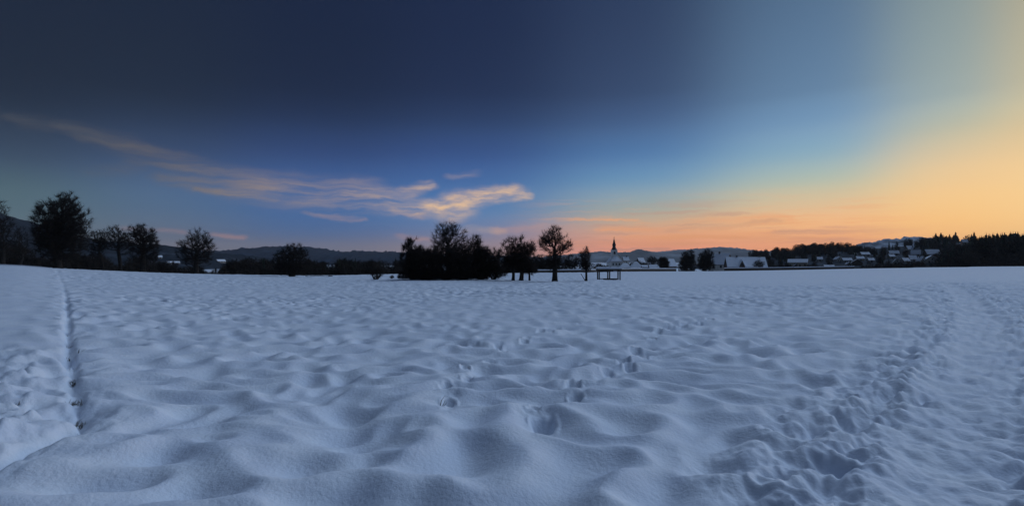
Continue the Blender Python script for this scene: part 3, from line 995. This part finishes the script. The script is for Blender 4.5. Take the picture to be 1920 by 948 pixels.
belt('valley_tree', BARE, (-40, 70), (126, 165), ln([(-40, 440), (0, 440), (30, 455), (70, 462)]), 16, 'bare tree crowded before the dark wooded hill', 'trees before the dark hill', 12)
belt('valley_bush', DENSE, (-40, 210), (124, 150), ln([(-40, 478), (60, 476), (100, 478), (210, 486)]), 22, 'dense dark bush below the rim behind the big tree', 'bushes behind the big tree', 5, native=9.0)
belt('valley_tree', BARE, (120, 330), (140, 230), ln([(120, 470), (200, 474), (260, 478), (330, 484)]), 40, 'bare tree below the rim behind the umbrella-shaped tree', 'trees behind the umbrella-shaped tree', 6)
belt('valley_bush', DENSE, (190, 420), (132, 155), ln([(190, 492), (300, 494), (420, 497)]), 36, 'low dark bush below the field rim before the far roofs', 'bushes below the rim', 4, native=9.0)
belt('valley_tree', BARE + DENSE, (420, 770), (150, 260), ln([(420, 488), (455, 482), (520, 486), (600, 487), (650, 484), (700, 487), (770, 484)]), 110, 'bare tree in the dark belt before the low blue hills', 'tree belt before the blue hills', 4, native=9.6)
belt('valley_spruce', SPRUCE, (430, 760), (170, 260), ln([(430, 480), (760, 480)]), 14, 'pointed spruce in the dark belt before the low blue hills', 'spruces in the tree belt', 5, native=14.2)
belt('valley_bush', DENSE, (400, 1010), (142, 165), ln([(400, 500), (560, 500), (700, 500), (900, 490), (1010, 497)]), 75, 'low dark bush at the foot of the tree belt', 'bushes at the foot of the belt', 4, native=9.0)
belt('valley_tree', BARE, (900, 1105), (155, 230), ln([(900, 478), (960, 480), (1010, 482), (1105, 488)]), 34, 'bare tree below the rim behind the lone spreading tree', 'trees behind the lone tree', 6)

# ------------------------------------------------------------------ buildings
WIN = MB().box(-0.55, 0.55, -0.06, 0.0, -0.7, 0.7).mesh('window', M['frame'])
PANE = MB().box(-0.42, 0.42, -0.08, -0.05, -0.57, 0.57).mesh('pane', M['glass'])
DOOR = MB().box(-0.5, 0.5, -0.07, 0.0, 0.0, 2.1).mesh('door', M['wood'])


def add_window(parent, loc, rz=0.0, s=1.0):
    w = link('window', WIN, parent, loc)
    w.rotation_euler = (0, 0, rz)
    w.scale = (s, s, s)
    link('pane', PANE, w)
    return w


def roof_mesh(L, Dp, zE, zR, over, hip=0.0, th=0.18, lift=0.0, inset=0.0):
    """closed roof slab: ridge along x; hip = how far the ridge is drawn in at each end"""
    hx, hy = L / 2 + over - inset, Dp / 2 + over - inset
    sl = (zR - zE) / (Dp / 2)
    ze = zE - sl * (over - inset) + lift
    zr = zR + lift
    rx = max(hx - hip - (0 if hip == 0 else over), 0.05)
    m = MB()
    top = [(-hx, -hy, ze + th), (hx, -hy, ze + th), (hx, hy, ze + th), (-hx, hy, ze + th), (-rx, 0, zr + th), (rx, 0, zr + th)]
    bot = [(p[0], p[1], p[2] - th) for p in top]
    f_t = [(0, 1, 5, 4), (2, 3, 4, 5), (1, 2, 5), (3, 0, 4)]
    if hip == 0:
        f_t = f_t[:2]
        fs = f_t + [tuple(i + 6 for i in reversed(f_)) for f_ in f_t] + [(0, 6, 7, 1), (2, 8, 9, 3), (1, 7, 11, 5), (5, 11, 8, 2), (3, 9, 10, 4), (4, 10, 6, 0)]
    else:
        fs = f_t + [tuple(i + 6 for i in reversed(f_)) for f_ in f_t] + [(0, 6, 7, 1), (1, 7, 8, 2), (2, 8, 9, 3), (3, 9, 6, 0)]
    m.poly(top + bot, fs)
    return m


def house(name, x, y, zb, L, Dp, zE, zR, yaw, wall, label, group=None, hip=0.0, chimneys=((0.25, 0.1),), windows=True, over=0.4, cat='house'):
    """zE, zR: heights of eaves and ridge above the base; ridge along local x"""
    o = link(name, None, None, (x, y, zb))
    o.rotation_euler = (0, 0, yaw)
    tag(o, label, cat, group)
    w = MB().box(-L / 2, L / 2, -Dp / 2, Dp / 2, -0.5, zE)
    if hip == 0:
        for sx in (-1, 1):
            xx, xi = sx * L / 2, sx * (L / 2 - 0.25)
            w.poly([(xx, -Dp / 2, zE), (xx, Dp / 2, zE), (xx, 0, zR - 0.03), (xi, -Dp / 2, zE), (xi, Dp / 2, zE), (xi, 0, zR - 0.03)],
                   [(0, 1, 2), (5, 4, 3), (0, 3, 4, 1), (1, 4, 5, 2), (2, 5, 3, 0)])
    link('wall', w.mesh('wall', wall), o)
    r = link('roof', roof_mesh(L, Dp, zE, zR, over, hip, 0.14).mesh('roof', M['tiles']), o)
    link('snow_layer', roof_mesh(L, Dp, zE, zR, over, hip, 0.24, 0.143, 0.06).mesh('snow_layer', M['roof_snow']), r)
    for cx, cy in chimneys:
        c = MB().box(-0.35, 0.35, -0.35, 0.35, -1.2, 1.1)
        c.box(-0.42, 0.42, -0.42, 0.42, 1.103, 1.25)
        link('chimney', c.mesh('chimney', M['stone']), r, (cx * L, cy * Dp, zR - abs(cy) * 2 * (zR - zE)))
    if windows:
        n = max(int(L / 3.2), 1)
        for i in range(n):
            xx = (i + 0.5) / n * L - L / 2
            if i == n // 2:
                d = link('door', DOOR, o, (xx, -Dp / 2 - 0.002, 0.05))
            else:
                add_window(o, (xx, -Dp / 2 - 0.002, min(1.7, zE * 0.5)))
            if zE > 5:
                add_window(o, (xx, -Dp / 2 - 0.002, zE - 1.5))
        for sx in (-1, 1):
            add_window(o, (sx * (L / 2 + 0.002), -Dp * 0.2, min(1.7, zE * 0.5)), sx * math.pi / 2)
            add_window(o, (sx * (L / 2 + 0.002), Dp * 0.2, min(1.7, zE * 0.5)), sx * math.pi / 2)
            if hip == 0:
                add_window(o, (sx * (L / 2 + 0.002), 0, zE + 0.25 * (zR - zE)), sx * math.pi / 2, 0.9)
    return o


def house_px(name, p0, p1, ridge, eave, D, wall, label, yaw=0.0, gable=False, zb=None, depth=None, **kw):
    cx = (p0 + p1) / 2
    x = at(cx, D)
    if zb is None:
        zb = float(ground(x, D))
    wm = (p1 - p0) / F * D
    zE, zR = row_z(eave, D) - zb, row_z(ridge, D) - zb
    face = math.atan2(-x, D) * 0.6
    if gable:
        return house(name, x, D, zb, depth or wm * 1.3, wm, zE, zR, face + yaw + math.pi / 2, wall, label, **kw)
    return house(name, x, D, zb, wm, depth or max(wm * 0.6, 5.0), zE, zR, face + yaw, wall, label, **kw)


# --- church
DC = 350.0


def church():
    sc_ = DC / F
    x0 = at(1151, DC)
    zb = float(ground(x0, DC))
    o = link('village_church', None, None, (x0, DC, zb))
    tag(o, 'white village church with slim black spire and steep snowy roof', 'church')

    def z(py):
        return row_z(py, DC) - zb

    def X(px):
        return (px - 1151) * sc_
    # nave, gable towards the field
    hx = (1171 - 1146) / 2 * sc_
    nx = X(1158.5)
    wl = MB().box(nx - hx, nx + hx, 1.0, 17.0, -0.5, z(491))
    wl.poly([(nx - hx, 1.0, z(491)), (nx + hx, 1.0, z(491)), (nx, 1.0, z(476)), (nx - hx, 1.3, z(491)), (nx + hx, 1.3, z(491)), (nx, 1.3, z(476))],
            [(0, 1, 2), (5, 4, 3), (1, 4, 5, 2), (2, 5, 3, 0), (0, 3, 4, 1)])
    link('nave_wall', wl.mesh('nave_wall', M['whitewash']), o)

    def nave_roof(th, lift, ov):
        m = MB()
        e_, r_ = z(491) - 0.4 + lift, z(475.5) + lift
        top = [(nx - hx - ov, 1.0 - ov, e_ + th), (nx, 1.0 - ov, r_ + th), (nx + hx + ov, 1.0 - ov, e_ + th), (nx - hx - ov, 17 + ov, e_ + th), (nx, 17 + ov, r_ + th), (nx + hx + ov, 17 + ov, e_ + th)]
        bot = [(p[0], p[1], p[2] - th) for p in top]
        return m.poly(top + bot, [(0, 1, 4, 3), (1, 2, 5, 4), (9, 10, 7, 6), (10, 11, 8, 7), (0, 6, 7, 1), (1, 7, 8, 2), (3, 4, 10, 9), (4, 5, 11, 10), (0, 3, 9, 6), (2, 8, 11, 5)])
    r = link('nave_roof', nave_roof(0.16, 0, 0.45).mesh('nave_roof', M['tiles']), o)
    link('snow_layer', nave_roof(0.30, 0.165, 0.40).mesh('snow_layer', M['roof_snow']), r)
    for dx in (-0.5, 0.5):
        add_window(o, (nx + dx * hx, 0.998, z(496)), 0, 1.1)
    # sacristy with hipped roof before it
    sx, sl_ = X(1152.5), 19 * sc_
    so = MB().box(sx - sl_ / 2, sx + sl_ / 2, -5.5, 0.99, -0.5, z(489.5))
    link('sacristy_wall', so.mesh('sacristy_wall', M['whitewash']), o)
    rm = roof_mesh(sl_, 6.4, z(489.5), z(481), 0.35, 2.4, 0.14)
    r2 = link('sacristy_roof', rm.mesh('sacristy_roof', M['tiles']), o, (sx, -2.3, 0))
    link('snow_layer', roof_mesh(sl_, 6.4, z(489.5), z(481), 0.35, 2.4, 0.26, 0.143, 0.05).mesh('snow_layer', M['roof_snow']), r2)
    for dx in (-0.3, 0.0, 0.3):
        add_window(o, (sx + dx * sl_, -5.502, z(495)), 0, 1.0)
    # tower
    tw = 5.4 * sc_
    link('tower', MB().box(-tw, tw, -2.4, 0.985, -0.4, z(469)).mesh('tower', M['whitewash']), o)
    tb = MB().box(-0.62, 0.62, -2.5, -2.38, z(476.5), z(472.2))
    tb.poly([(-0.62, -2.5, z(472.2)), (0.62, -2.5, z(472.2)), (0, -2.5, z(470.9)), (-0.62, -2.38, z(472.2)), (0.62, -2.38, z(472.2)), (0, -2.38, z(470.9))], [(0, 1, 2), (5, 4, 3), (1, 4, 5, 2), (2, 5, 3, 0), (0, 3, 4, 1)])
    link('belfry_shade_panel', tb.mesh('belfry_shade_panel', M['slate']), o)  # solid dark panel in place of the shade inside the opening
    link('cornice', MB().box(-tw - 0.15, tw + 0.15, -2.55, 1.13, z(469) + 0.003, z(468.3)).mesh('cornice', M['whitewash']), o)

    def ring(r_, zz, n=8):
        return [(r_ * math.cos(k * 2 * math.pi / n + math.pi / n), -0.7 + r_ * math.sin(k * 2 * math.pi / n + math.pi / n), zz) for k in range(n)]
    prof = [(2.05, 468.25), (1.55, 466), (1.15, 463.5), (1.05, 461), (1.30, 459.3), (1.15, 457.5), (0.80, 455.5), (0.60, 452.5), (0.36, 449.5), (0.12, 447)]
    sp = link('spire', MB().loft([ring(r_, z(py)) for r_, py in prof]).mesh('spire', M['slate']), o)
    cr = MB().box(-0.09, 0.09, -0.79, -0.61, z(447), z(444.2)).box(-0.45, 0.45, -0.77, -0.63, z(445.6), z(445.1))
    link('cross', cr.mesh('cross', M['slate']), sp)


church()
GV = 'houses beside the church'
house_px('parsonage', 1162, 1182, 494, 501.5, 296, M['plaster'], 'low house with hipped snowy roof against the church', hip=2.0, chimneys=(), depth=7)
house_px('village_house', 1181, 1204, 491, 502, 290, M['brownwall'], 'dark-eaved house with hipped pyramid snow roof beside the parsonage', hip=2.8, chimneys=(), depth=8)
house_px('village_house', 1168, 1178, 482, 488, 385, M['plaster'], 'house showing only its snowy roof behind the church nave', yaw=0.2, chimneys=((0.2, 0.0),))
house_px('barn', 1194, 1208, 484, 496, 350, M['brownwall'], 'dark barn with one snowy slope standing behind the pyramid roof', yaw=0.7, chimneys=())
house_px('shed', 1204, 1213, 498, 501, 255, M['cream'], 'small cream shed next to the long snow-capped wall', chimneys=(), depth=4)
house_px('village_house', 1247, 1265, 486, 498, 330, M['brownwall'], 'brown house with bright steep snow roof between two dark trees', yaw=0.6, chimneys=())
house_px('village_house', 1218, 1234, 497, 502, 300, M['plaster'], 'low pale house between the cream shed and a dark tree', chimneys=())
# farmhouses
house_px('farmhouse', 1338, 1366, 476, 494, 262, M['plaster'], 'tall farmhouse with steep snowy roof and dark gable verge', yaw=-0.55, chimneys=((-0.1, 0.0),), depth=9.5, over=0.7)
fh = house_px('long_farmhouse', 1364, 1430, 483, 500, 240, M['brownwall'], 'long farmhouse with wide snowy roof and dark pointed dormer', chimneys=((-0.22, 0.02), (0.38, 0.02)), depth=11)
# dormer of the long farmhouse
xL = at(1397, 240)
zbL = float(ground(xL, 240))


def dormer():
    sc_ = 240 / F
    cx = (1388 - 1397) * sc_
    ze, zr = row_z(500.5, 240) - zbL, row_z(488.5, 240) - zbL
    hw = 5.0 * sc_
    m = MB().poly([(cx - hw, -5.9, ze), (cx + hw, -5.9, ze), (cx, -5.9, zr), (cx - hw, -2.2, ze), (cx + hw, -2.2, ze), (cx, -0.6, zr)],
                  [(0, 1, 2), (0, 3, 4, 1), (1, 4, 5, 2), (2, 5, 3, 0), (5, 4, 3)])
    d = link('dormer', m.mesh('dormer', M['brownwall']), fh)
    e = 0.35
    m = MB()
    for sx in (-1, 1):
        p = [(cx, -6.2, zr + 0.1), (cx + sx * (hw + e), -6.2, ze - 0.25), (cx + sx * (hw + e), -2.2, ze - 0.25), (cx, -0.4, zr + 0.1)]
        q = [(a_, b_, c_ + 0.34) for a_, b_, c_ in p]
        m.poly(p + q, [(0, 1, 2, 3), (7, 6, 5, 4), (0, 4, 5, 1), (1, 5, 6, 2), (2, 6, 7, 3), (3, 7, 4, 0)])
    link('snow_layer', m.mesh('snow_layer', M['roof_snow']), d)
    link('pane', PANE, d, (cx, -5.9, ze + 0.35 * (zr - ze)))


dormer()


# --- hillside houses
def on_hill(hill, px, py, d0, d1):
    D = np.linspace(d0, d1, 800)
    zr = H + (HZ - py) / F * D
    zz = hill.z(at(px, D), D)
    hit = np.argmax(zz >= zr)
    if zz[hit] < zr[hit]:
        return None
    return float(D[hit]), float(zz[hit])


HH = [  # px0, px1, ridge row, eave row, gable?, wall, label
    (1480, 1512, 486, 492, False, 'cream', 'broad snow-roofed house above the long wall on the village slope'),
    (1486, 1495, 494, 498, True, 'brownwall', 'tiny hut with bright snow roof below the broad snow-roofed house'),
    (1533, 1541, 482, 486, False, 'plaster', None), (1546, 1562, 497, 501, False, 'plaster', 'low white-roofed house directly behind the long wall'),
    (1566, 1577, 481, 486, True, 'plaster', None), (1580, 1595, 484, 488, False, 'plaster', None),
    (1598, 1615, 486, 492, True, 'brownwall', 'dark gabled chalet with deep snowy eaves at the end of the long wall'), (1606, 1618, 481, 485, False, 'cream', None),
    (1587, 1595, 491, 495, True, 'plaster', None), (1628, 1637, 484, 488, False, 'plaster', None),
    (1614, 1628, 473, 477, False, 'plaster', None), (1668, 1683, 470, 475, False, 'plaster', None),
    (1667, 1675, 477, 481, False, 'cream', None), (1676, 1688, 484, 491, True, 'plaster', None), (1692, 1702, 484, 489, False, 'plaster', None),
    (1700, 1708, 461, 467, False, 'plaster', None), (1710, 1715, 462, 467, True, 'plaster', None),
    (1710, 1724, 469, 476, False, 'plaster', None), (1705, 1716, 479, 486, False, 'plaster', None), (1722, 1733, 481, 490, True, 'plaster', None),
    (1736, 1758, 468, 476, False, 'brownwall', 'largest hillside house with one wide snowy roof slope'),
    (1734, 1757, 479, 488, True, 'plaster', 'house with two snowy gables below the largest hillside house'),
    (1804, 1812, 449, 454, False, 'plaster', 'lone pale house high on the ridge between spruces'),
]
BOXES = []


def small_label(rd, gb, wl):
    where = 'high on' if rd < 472 else ('halfway up' if rd < 482 else 'low on')
    return 'small %s house with snowy %s %s the village slope' % ('cream' if wl == 'cream' else 'pale', 'gable front' if gb else 'roof slope', where)


for (p0, p1, rd, ev, gb, wl, lab) in HH:
    base_row = ev + max((p1 - p0) * 0.25, 4)
    hit = on_hill(hill_right, (p0 + p1) / 2, base_row, 265, 600)
    if hit is None:
        hit = (275.0, float(ground(at((p0 + p1) / 2, 275), 275)))
    D, zb = hit
    zb = min(zb, row_z(base_row, D))
    BOXES.append((p0 - 3, p1 + 3, rd - 3, D))
    house_px('hillside_house', p0, p1, rd, ev, D, M[wl], lab or small_label(rd, gb, wl), zb=zb, gable=gb, yaw=rnd.uniform(-0.35, 0.35),
             group=None if lab else 'small houses on the village slope', chimneys=((0.2, 0.08),))
# far roofs on the other side of the valley
for (p0, p1, rd, ev, lab) in [(168, 177, 483, 487, None), (179, 188, 485.5, 489, None), (314, 323, 490, 492.5, None), (327, 336, 490, 492.5, None), (406, 421, 486.5, 489.5, 'wide snow-roofed house behind the spiky fruit tree'),
                              (297, 303, 479, 482, None)]:
    hit = on_hill(hill_left, (p0 + p1) / 2, ev + 3, 340, 720) or (420.0, ZV)
    house_px('far_house', p0, p1, rd, ev, hit[0], M['plaster'], lab or 'tiny snow-roofed house across the valley under the wooded hill', zb=hit[1] - 0.3, yaw=rnd.uniform(0.3, 0.8),
             group=None if lab else 'far roofs across the valley', chimneys=())


# --- village trees and the wood on the slope
def hill_base(x, D):
    return max(float(hill_right.z(x, D)), float(ground(x, D)))


def clear(px, D, hgt):
    s = F / D
    for (b0, b1, rd, hd) in BOXES:
        if D < hd + 6 and b0 - 2.5 * s < px < b1 + 2.5 * s:
            zt = hill_base(at(px, D), D) + hgt
            if HZ - (zt - H) / D * F < rd + 9:
                return True
    return False


def belt_h(name, protos, pxr, Dr, hr, n, label, group, native):
    k = tries = 0
    while k < n and tries < n * 30:
        tries += 1
        px, D = rnd.uniform(*pxr), rnd.uniform(*Dr)
        hgt = rnd.uniform(*hr)
        if clear(px, D, hgt):
            continue
        x = at(px, D)
        s = hgt / native
        put_tree(name, protos[rnd.randrange(len(protos))], (x, D, hill_base(x, D) - 0.2), label, group, 'tree', (s * rnd.uniform(0.8, 1.1), s * rnd.uniform(0.8, 1.1), s), rnd.uniform(0, 6.28))
        k += 1


hero('village_tree', 1288, 508, [(1284, 487, 9, 17), (1294, 486, 10, 19), (1288, 497, 17, 11)], 'round dark tree before the village beside the bright roof', D=225, seed=50, stems=2, spread=0.6, trunk_px=16, trunk_r_px=1.6, n=800, twigs=14, twig_len=1.2, twig_r=0.035, lumpy=0.35)
hero('village_tree', 1324, 508, [(1318, 488, 10, 18), (1328, 484, 11, 17), (1323, 497, 16, 11)], 'broad dark tree standing beside the tall farmhouse', D=225, seed=51, stems=2, spread=0.6, trunk_px=16, trunk_r_px=1.6, n=900, twigs=14, twig_len=1.2, twig_r=0.035, lumpy=0.35)
hero('village_tree', 1243, 508, [(1243, 493, 11, 11)], 'small round dark tree beside the bright steep snow roof', D=270, seed=52, stems=2, spread=0.5, trunk_px=12, trunk_r_px=1.4, n=450, twigs=13, twig_len=1.3, twig_r=0.05, lumpy=0.05)
hero('village_tree', 1222, 506, [(1222, 491, 12, 11)], 'hazy grey tree between the barn and the small round tree', D=400, seed=53, trunk_px=14, trunk_r_px=1.2, n=350, twigs=9, twig_len=1.6, twig_r=0.05)
hero('village_tree', 1424, 506, [(1420, 497, 10, 8), (1426, 494, 8, 8)], 'bare tree in front of the long farmhouse roof end', D=222, seed=54, trunk_px=10, trunk_r_px=1.0, n=260, twigs=7, twig_len=0.9, twig_r=0.03)
belt('village_bush', DENSE, (1112, 1150), (240, 320), ln([(1112, 491), (1150, 497)]), 9, 'dark bush at the churchyard beside the shelter', 'churchyard bushes', 3, native=9.0)
belt('village_bush', DENSE, (1160, 1252), (225, 265), ln([(1160, 500.5), (1252, 501)]), 26, 'low dark bush behind the snow-capped wall below the church', 'bushes below the church', 1.5, native=9.0)
belt('village_bush', DENSE, (1180, 1212), (322, 345), ln([(1180, 492), (1195, 485), (1212, 491)]), 9, 'dark bush between the pyramid roof and the barn', 'bushes beside the barn', 2, native=9.0)
belt('village_bush', DENSE, (1205, 1250), (340, 420), ln([(1205, 494), (1250, 496)]), 7, 'dark bush behind the low pale house', 'bushes behind the pale house', 3, native=9.0)
belt('village_bush', DENSE, (1268, 1345), (230, 300), ln([(1268, 499), (1345, 500)]), 10, 'low dark bush at the village edge', 'bushes at the village edge', 3, native=9.0)
belt('village_bush', DENSE, (1425, 1480), (265, 330), ln([(1425, 492), (1480, 490)]), 12, 'dark bush beyond the long farmhouse', 'bushes beyond the long farmhouse', 4, native=9.0)
G1, G2, G3 = 'bare trees on the village slope', 'spruces on the village slope', 'spruces of the dark wood'
belt_h('slope_tree', BARE + DENSE, (1400, 1780), (290, 545), (5, 9), 210, 'bare tree on the wooded slope among the village houses', G1, 10.0)
belt_h('slope_spruce', SPRUCE, (1440, 1780), (380, 548), (5, 9), 90, 'spruce on the wooded slope among the village houses', G2, 14.2)
# ridge-line trees
belt_h('slope_tree', DENSE + BARE[:2], (1400, 1625), (490, 550), (7, 11), 110, 'bushy bare tree on the skyline of the village slope', 'bushy skyline trees', 9.2)
belt_h('slope_spruce', SPRUCE + PINE, (1425, 1620), (515, 548), (6, 8.5), 14, 'spruce standing on the skyline of the village slope', 'skyline spruces', 14.2)
belt_h('slope_tree', BARE + DENSE, (1700, 1830), (400, 545), (7, 11), 45, 'bare tree on the skyline among the tall spruces', 'skyline bare trees', 9.6)
belt_h('slope_spruce', SPRUCE[1:2] + PINE + PINE, (1725, 1830), (420, 545), (9, 15), 32, 'tall spruce on the skyline above the hillside houses', 'tall skyline spruces', 14.2)


def wood_skip(px, D, hgt):
    return px < 1768


belt('wood_tree', BARE + DENSE, (1768, 2080), (258, 340), ln([(1768, 468), (1800, 458), (1830, 448), (1870, 442), (2080, 438)]), 70, 'bare tree mixed into the dark wood beyond the field', 'bare trees of the dark wood', 5, base=hill_base, native=9.6)
belt('wood_spruce', SPRUCE + PINE, (1768, 2080), (262, 350), ln([(1765, 470), (1790, 462), (1815, 452), (1850, 433), (1900, 431), (2080, 430)]), 170, 'tall spruce in the dark wood beyond the field', G3, 5, base=hill_base, native=14.2)
belt('wood_bush', DENSE + BARE, (1640, 2080), (240, 262), ln([(1640, 491), (1760, 488), (1800, 470), (2080, 462)]), 60, 'dark bush along the foot of the wood', 'bushes along the wood edge', 7, native=9.4)


# ------------------------------------------------------------------ low walls with snow on top
def low_wall(pts, D0, D1, h0, h1, label, mat=M['stone'], setback=1.2):
    """straight wall along the rim between photograph columns"""
    n = 24
    pr = []
    for i in range(n + 1):
        t = i / n
        px = pts[0] + (pts[1] - pts[0]) * t
        az = math.atan((px - 960) / F)
        r = float(np.interp(az, _fa, _fr)) + setback if D0 is None else (D0 + (D1 - D0) * t) / math.cos(az)
        x, y = r * math.sin(az), r * math.cos(az)
        pr.append((x, y, float(ground(x, y)), h0 + (h1 - h0) * t))
    ox, oy, oz, _ = pr[0]
    o = link('low_wall', None, None, (ox, oy, oz))
    tag(o, label, 'wall')
    wl, cap = MB(), MB()
    rw, rc = [], []
    rr = np.random.RandomState(int(pts[0]))
    for (x, y, z, h_) in pr:
        L = math.hypot(x, y)
        nx, ny = x / L * 0.2, y / L * 0.2
        X_, Y_, Z_ = x - ox, y - oy, z - oz
        rw.append([(X_ - nx, Y_ - ny, Z_ - 0.6), (X_ + nx, Y_ + ny, Z_ - 0.6), (X_ + nx, Y_ + ny, Z_ + h_), (X_ - nx, Y_ - ny, Z_ + h_)])
        c = 0.22 + 0.06 * rr.rand()
        rc.append([(X_ - nx * 1.2, Y_ - ny * 1.2, Z_ + h_ + 0.003), (X_ + nx * 1.2, Y_ + ny * 1.2, Z_ + h_ + 0.003), (X_ + nx * 0.8, Y_ + ny * 0.8, Z_ + h_ + c), (X_ - nx * 0.8, Y_ - ny * 0.8, Z_ + h_ + c)])
    link('wall_body', wl.loft(rw).mesh('wall_body', mat), o)
    link('snow_cap', cap.loft(rc).mesh('snow_cap', M['roof_snow']), o)


low_wall((1008, 1122), None, None, 0.6, 0.65, 'low dark wall running behind the lone tree to the shelter', M['wood'])
low_wall((1163, 1268), None, None, 0.85, 0.9, 'snow-capped low wall below the church', M['wood'])
low_wall((1358, 1602), None, None, 1.05, 0.85, 'long snow-capped wall in front of the farmhouses', M['wood'])


# ------------------------------------------------------------------ shelter, log, stalks
def shelter():
    D, z = solve_ground(1143, 524.5)
    s = D / F
    o = link('open_shelter', None, None, (at(1143, D), D, z))
    tag(o, 'small open wooden shelter with flat snow-covered roof', 'shelter')
    W2 = 19.5 * s
    Hh = 17.5 * s
    Dp = 1.3
    for xx in (-W2, 0.0, W2):
        for yy in (0.0, Dp):
            if xx == 0.0 and yy == 0:
                pass
            link('post', MB().box(-0.075, 0.075, -0.075, 0.075, -0.25, Hh - 0.003).mesh('post', M['wood']), o, (xx, yy, 0))
    link('top_beam', MB().box(-W2 - 0.2, W2 + 0.2, -0.09, 0.09, Hh, Hh + 0.16).mesh('top_beam', M['wood']), o)
    link('top_beam', MB().box(-W2 - 0.2, W2 + 0.2, -0.09, 0.09, Hh, Hh + 0.16).mesh('top_beam', M['wood']), o, (0, Dp, 0))
    r = link('roof', MB().box(-W2 - 0.25, W2 + 0.25, -0.25, Dp + 0.25, Hh + 0.163, Hh + 0.22).mesh('roof', M['wood']), o)
    m = MB()
    rr = np.random.RandomState(4)
    rings = []
    for i in range(13):
        xx = -W2 - 0.22 + (2 * W2 + 0.44) * i / 12
        t = 0.24 + 0.05 * rr.rand() - (0.1 if i in (0, 12) else 0)
        rings.append([(xx, -0.22, Hh + 0.223), (xx, Dp + 0.22, Hh + 0.223), (xx, Dp + 0.12, Hh + 0.223 + t), (xx, -0.12, Hh + 0.223 + t)])
    link('snow_layer', m.loft(rings).mesh('snow_layer', M['roof_snow']), r)
    link('plank', MB().box(-W2 * 0.6, W2 * 0.72, -0.06, 0.22, 0.02, 0.16).mesh('plank', M['wood']), o)
    link('rail', MB().box(-W2, W2, -0.03, 0.03, -0.05, 0.05).mesh('rail', M['wood']), o, (0, Dp, 0.12))


shelter()


def log_thing(px, py, length, rad, rz, name, label):
    D, z = solve_ground(px, py)
    n = 8
    rs = np.random.RandomState(px)
    t = np.linspace(-length / 2, length / 2, n)
    pts = np.stack([t, 0.06 * rs.randn(n), 0.05 + 0.04 * rs.randn(n)], -1)
    rr = np.linspace(rad, rad * 0.6, n)
    v, q = tubes(pts[:-1], pts[1:], rr[:-1], rr[1:], 8)
    o = link(name, mesh_np(name, v, q, None, M['bark'], True), None, (at(px, D), D, z + rad * 0.5))
    o.rotation_euler = (0, 0, rz)
    tag(o, label, 'branch')


log_thing(596, 518.3, 5.0, 0.06, 0.05, 'fallen_branch', 'long thin fallen branch lying beside the broad rounded tree')
log_thing(620, 518.3, 0.8, 0.16, 0.2, 'tree_stump', 'short dark log at the tip of the fallen branch')


def tuft(px, py, n, hgt, spread, seed, name, label, group=None, lean=(0, 0)):
    D, z = solve_ground(px, py)
    x = at(px, D)
    z += float(relief(np.array([x, x]), np.array([D, D]))[0])
    rs = np.random.RandomState(seed)
    p0, p1, ra, rb = [], [], [], []
    for i in range(n):
        b = np.array([rs.uniform(-spread, spread) * 0.5, rs.uniform(-spread, spread) * 0.5, -0.06])
        d = np.array([lean[0] + rs.randn() * 0.35, lean[1] + rs.randn() * 0.35, 1.0])
        d /= np.linalg.norm(d)
        L = hgt * rs.uniform(0.55, 1.1) + 0.06
        m = b + d * L * 0.6
        e_ = m + (d + np.array([rs.randn() * 0.4, rs.randn() * 0.4, -0.25])) * L * 0.4
        p0 += [b, m]
        p1 += [m, e_]
        ra += [0.005, 0.004]
        rb += [0.004, 0.0012]
    v, q = tubes(np.array(p0), np.array(p1), np.array(ra), np.array(rb), 3)
    o = link(name, mesh_np(name, v, q, None, M['straw'], False), None, (x, D, z))
    tag(o, label, 'grass', group)


tuft(826, 756, 4, 0.15, 0.03, 5, 'grass_stalk', 'single dark grass stalk poking from the snow beside boot tracks', None, (0.25, 0))
GG = 'dry tufts in the snow groove'
for i, (px, py, n, hh, sp) in enumerate([(150, 772, 26, 0.10, 0.16), (138, 748, 24, 0.10, 0.14), (134, 726, 18, 0.09, 0.12), (141, 712, 14, 0.09, 0.12), (130, 700, 12, 0.08, 0.10), (137, 690, 10, 0.08, 0.10),
                                         (128, 668, 8, 0.10, 0.06), (127, 645, 6, 0.10, 0.05), (128, 622, 6, 0.10, 0.05), (127, 600, 5, 0.10, 0.05)]):
    tuft(px, py, n, hh, sp, 100 + i, 'grass_tuft', 'dry grass tuft showing in the narrow snow groove', GG)
tuft(146, 660, 4, 0.16, 0.03, 120, 'grass_stalk', 'leaning dry stalk just beside the snow groove', None, (0.4, 0))
tuft(20, 757, 12, 0.08, 0.10, 121, 'grass_tuft', 'dry grass tuft in the churned snow away from the groove', None)

# ------------------------------------------------------------------ the evening air
hm = bpy.data.materials.new('evening_haze')
hm.use_nodes = True
hm.node_tree.nodes.clear()
T = NT(hm.node_tree)
mo = T.new('ShaderNodeOutputMaterial')
pv = T.new('ShaderNodeVolumePrincipled')
pv.inputs['Color'].default_value = (0.92, 0.96, 1.0, 1)
pv.inputs['Density'].default_value = 0.00009
pv.inputs['Anisotropy'].default_value = 0.0
T.l.new(pv.outputs[0], mo.inputs['Volume'])
ho = link('haze', MB().box(-6050, 6050, -6050, 6100, -9.5, 215).mesh('haze', hm))
tag(ho, 'thin evening haze lying over the valley', None, None, 'stuff')
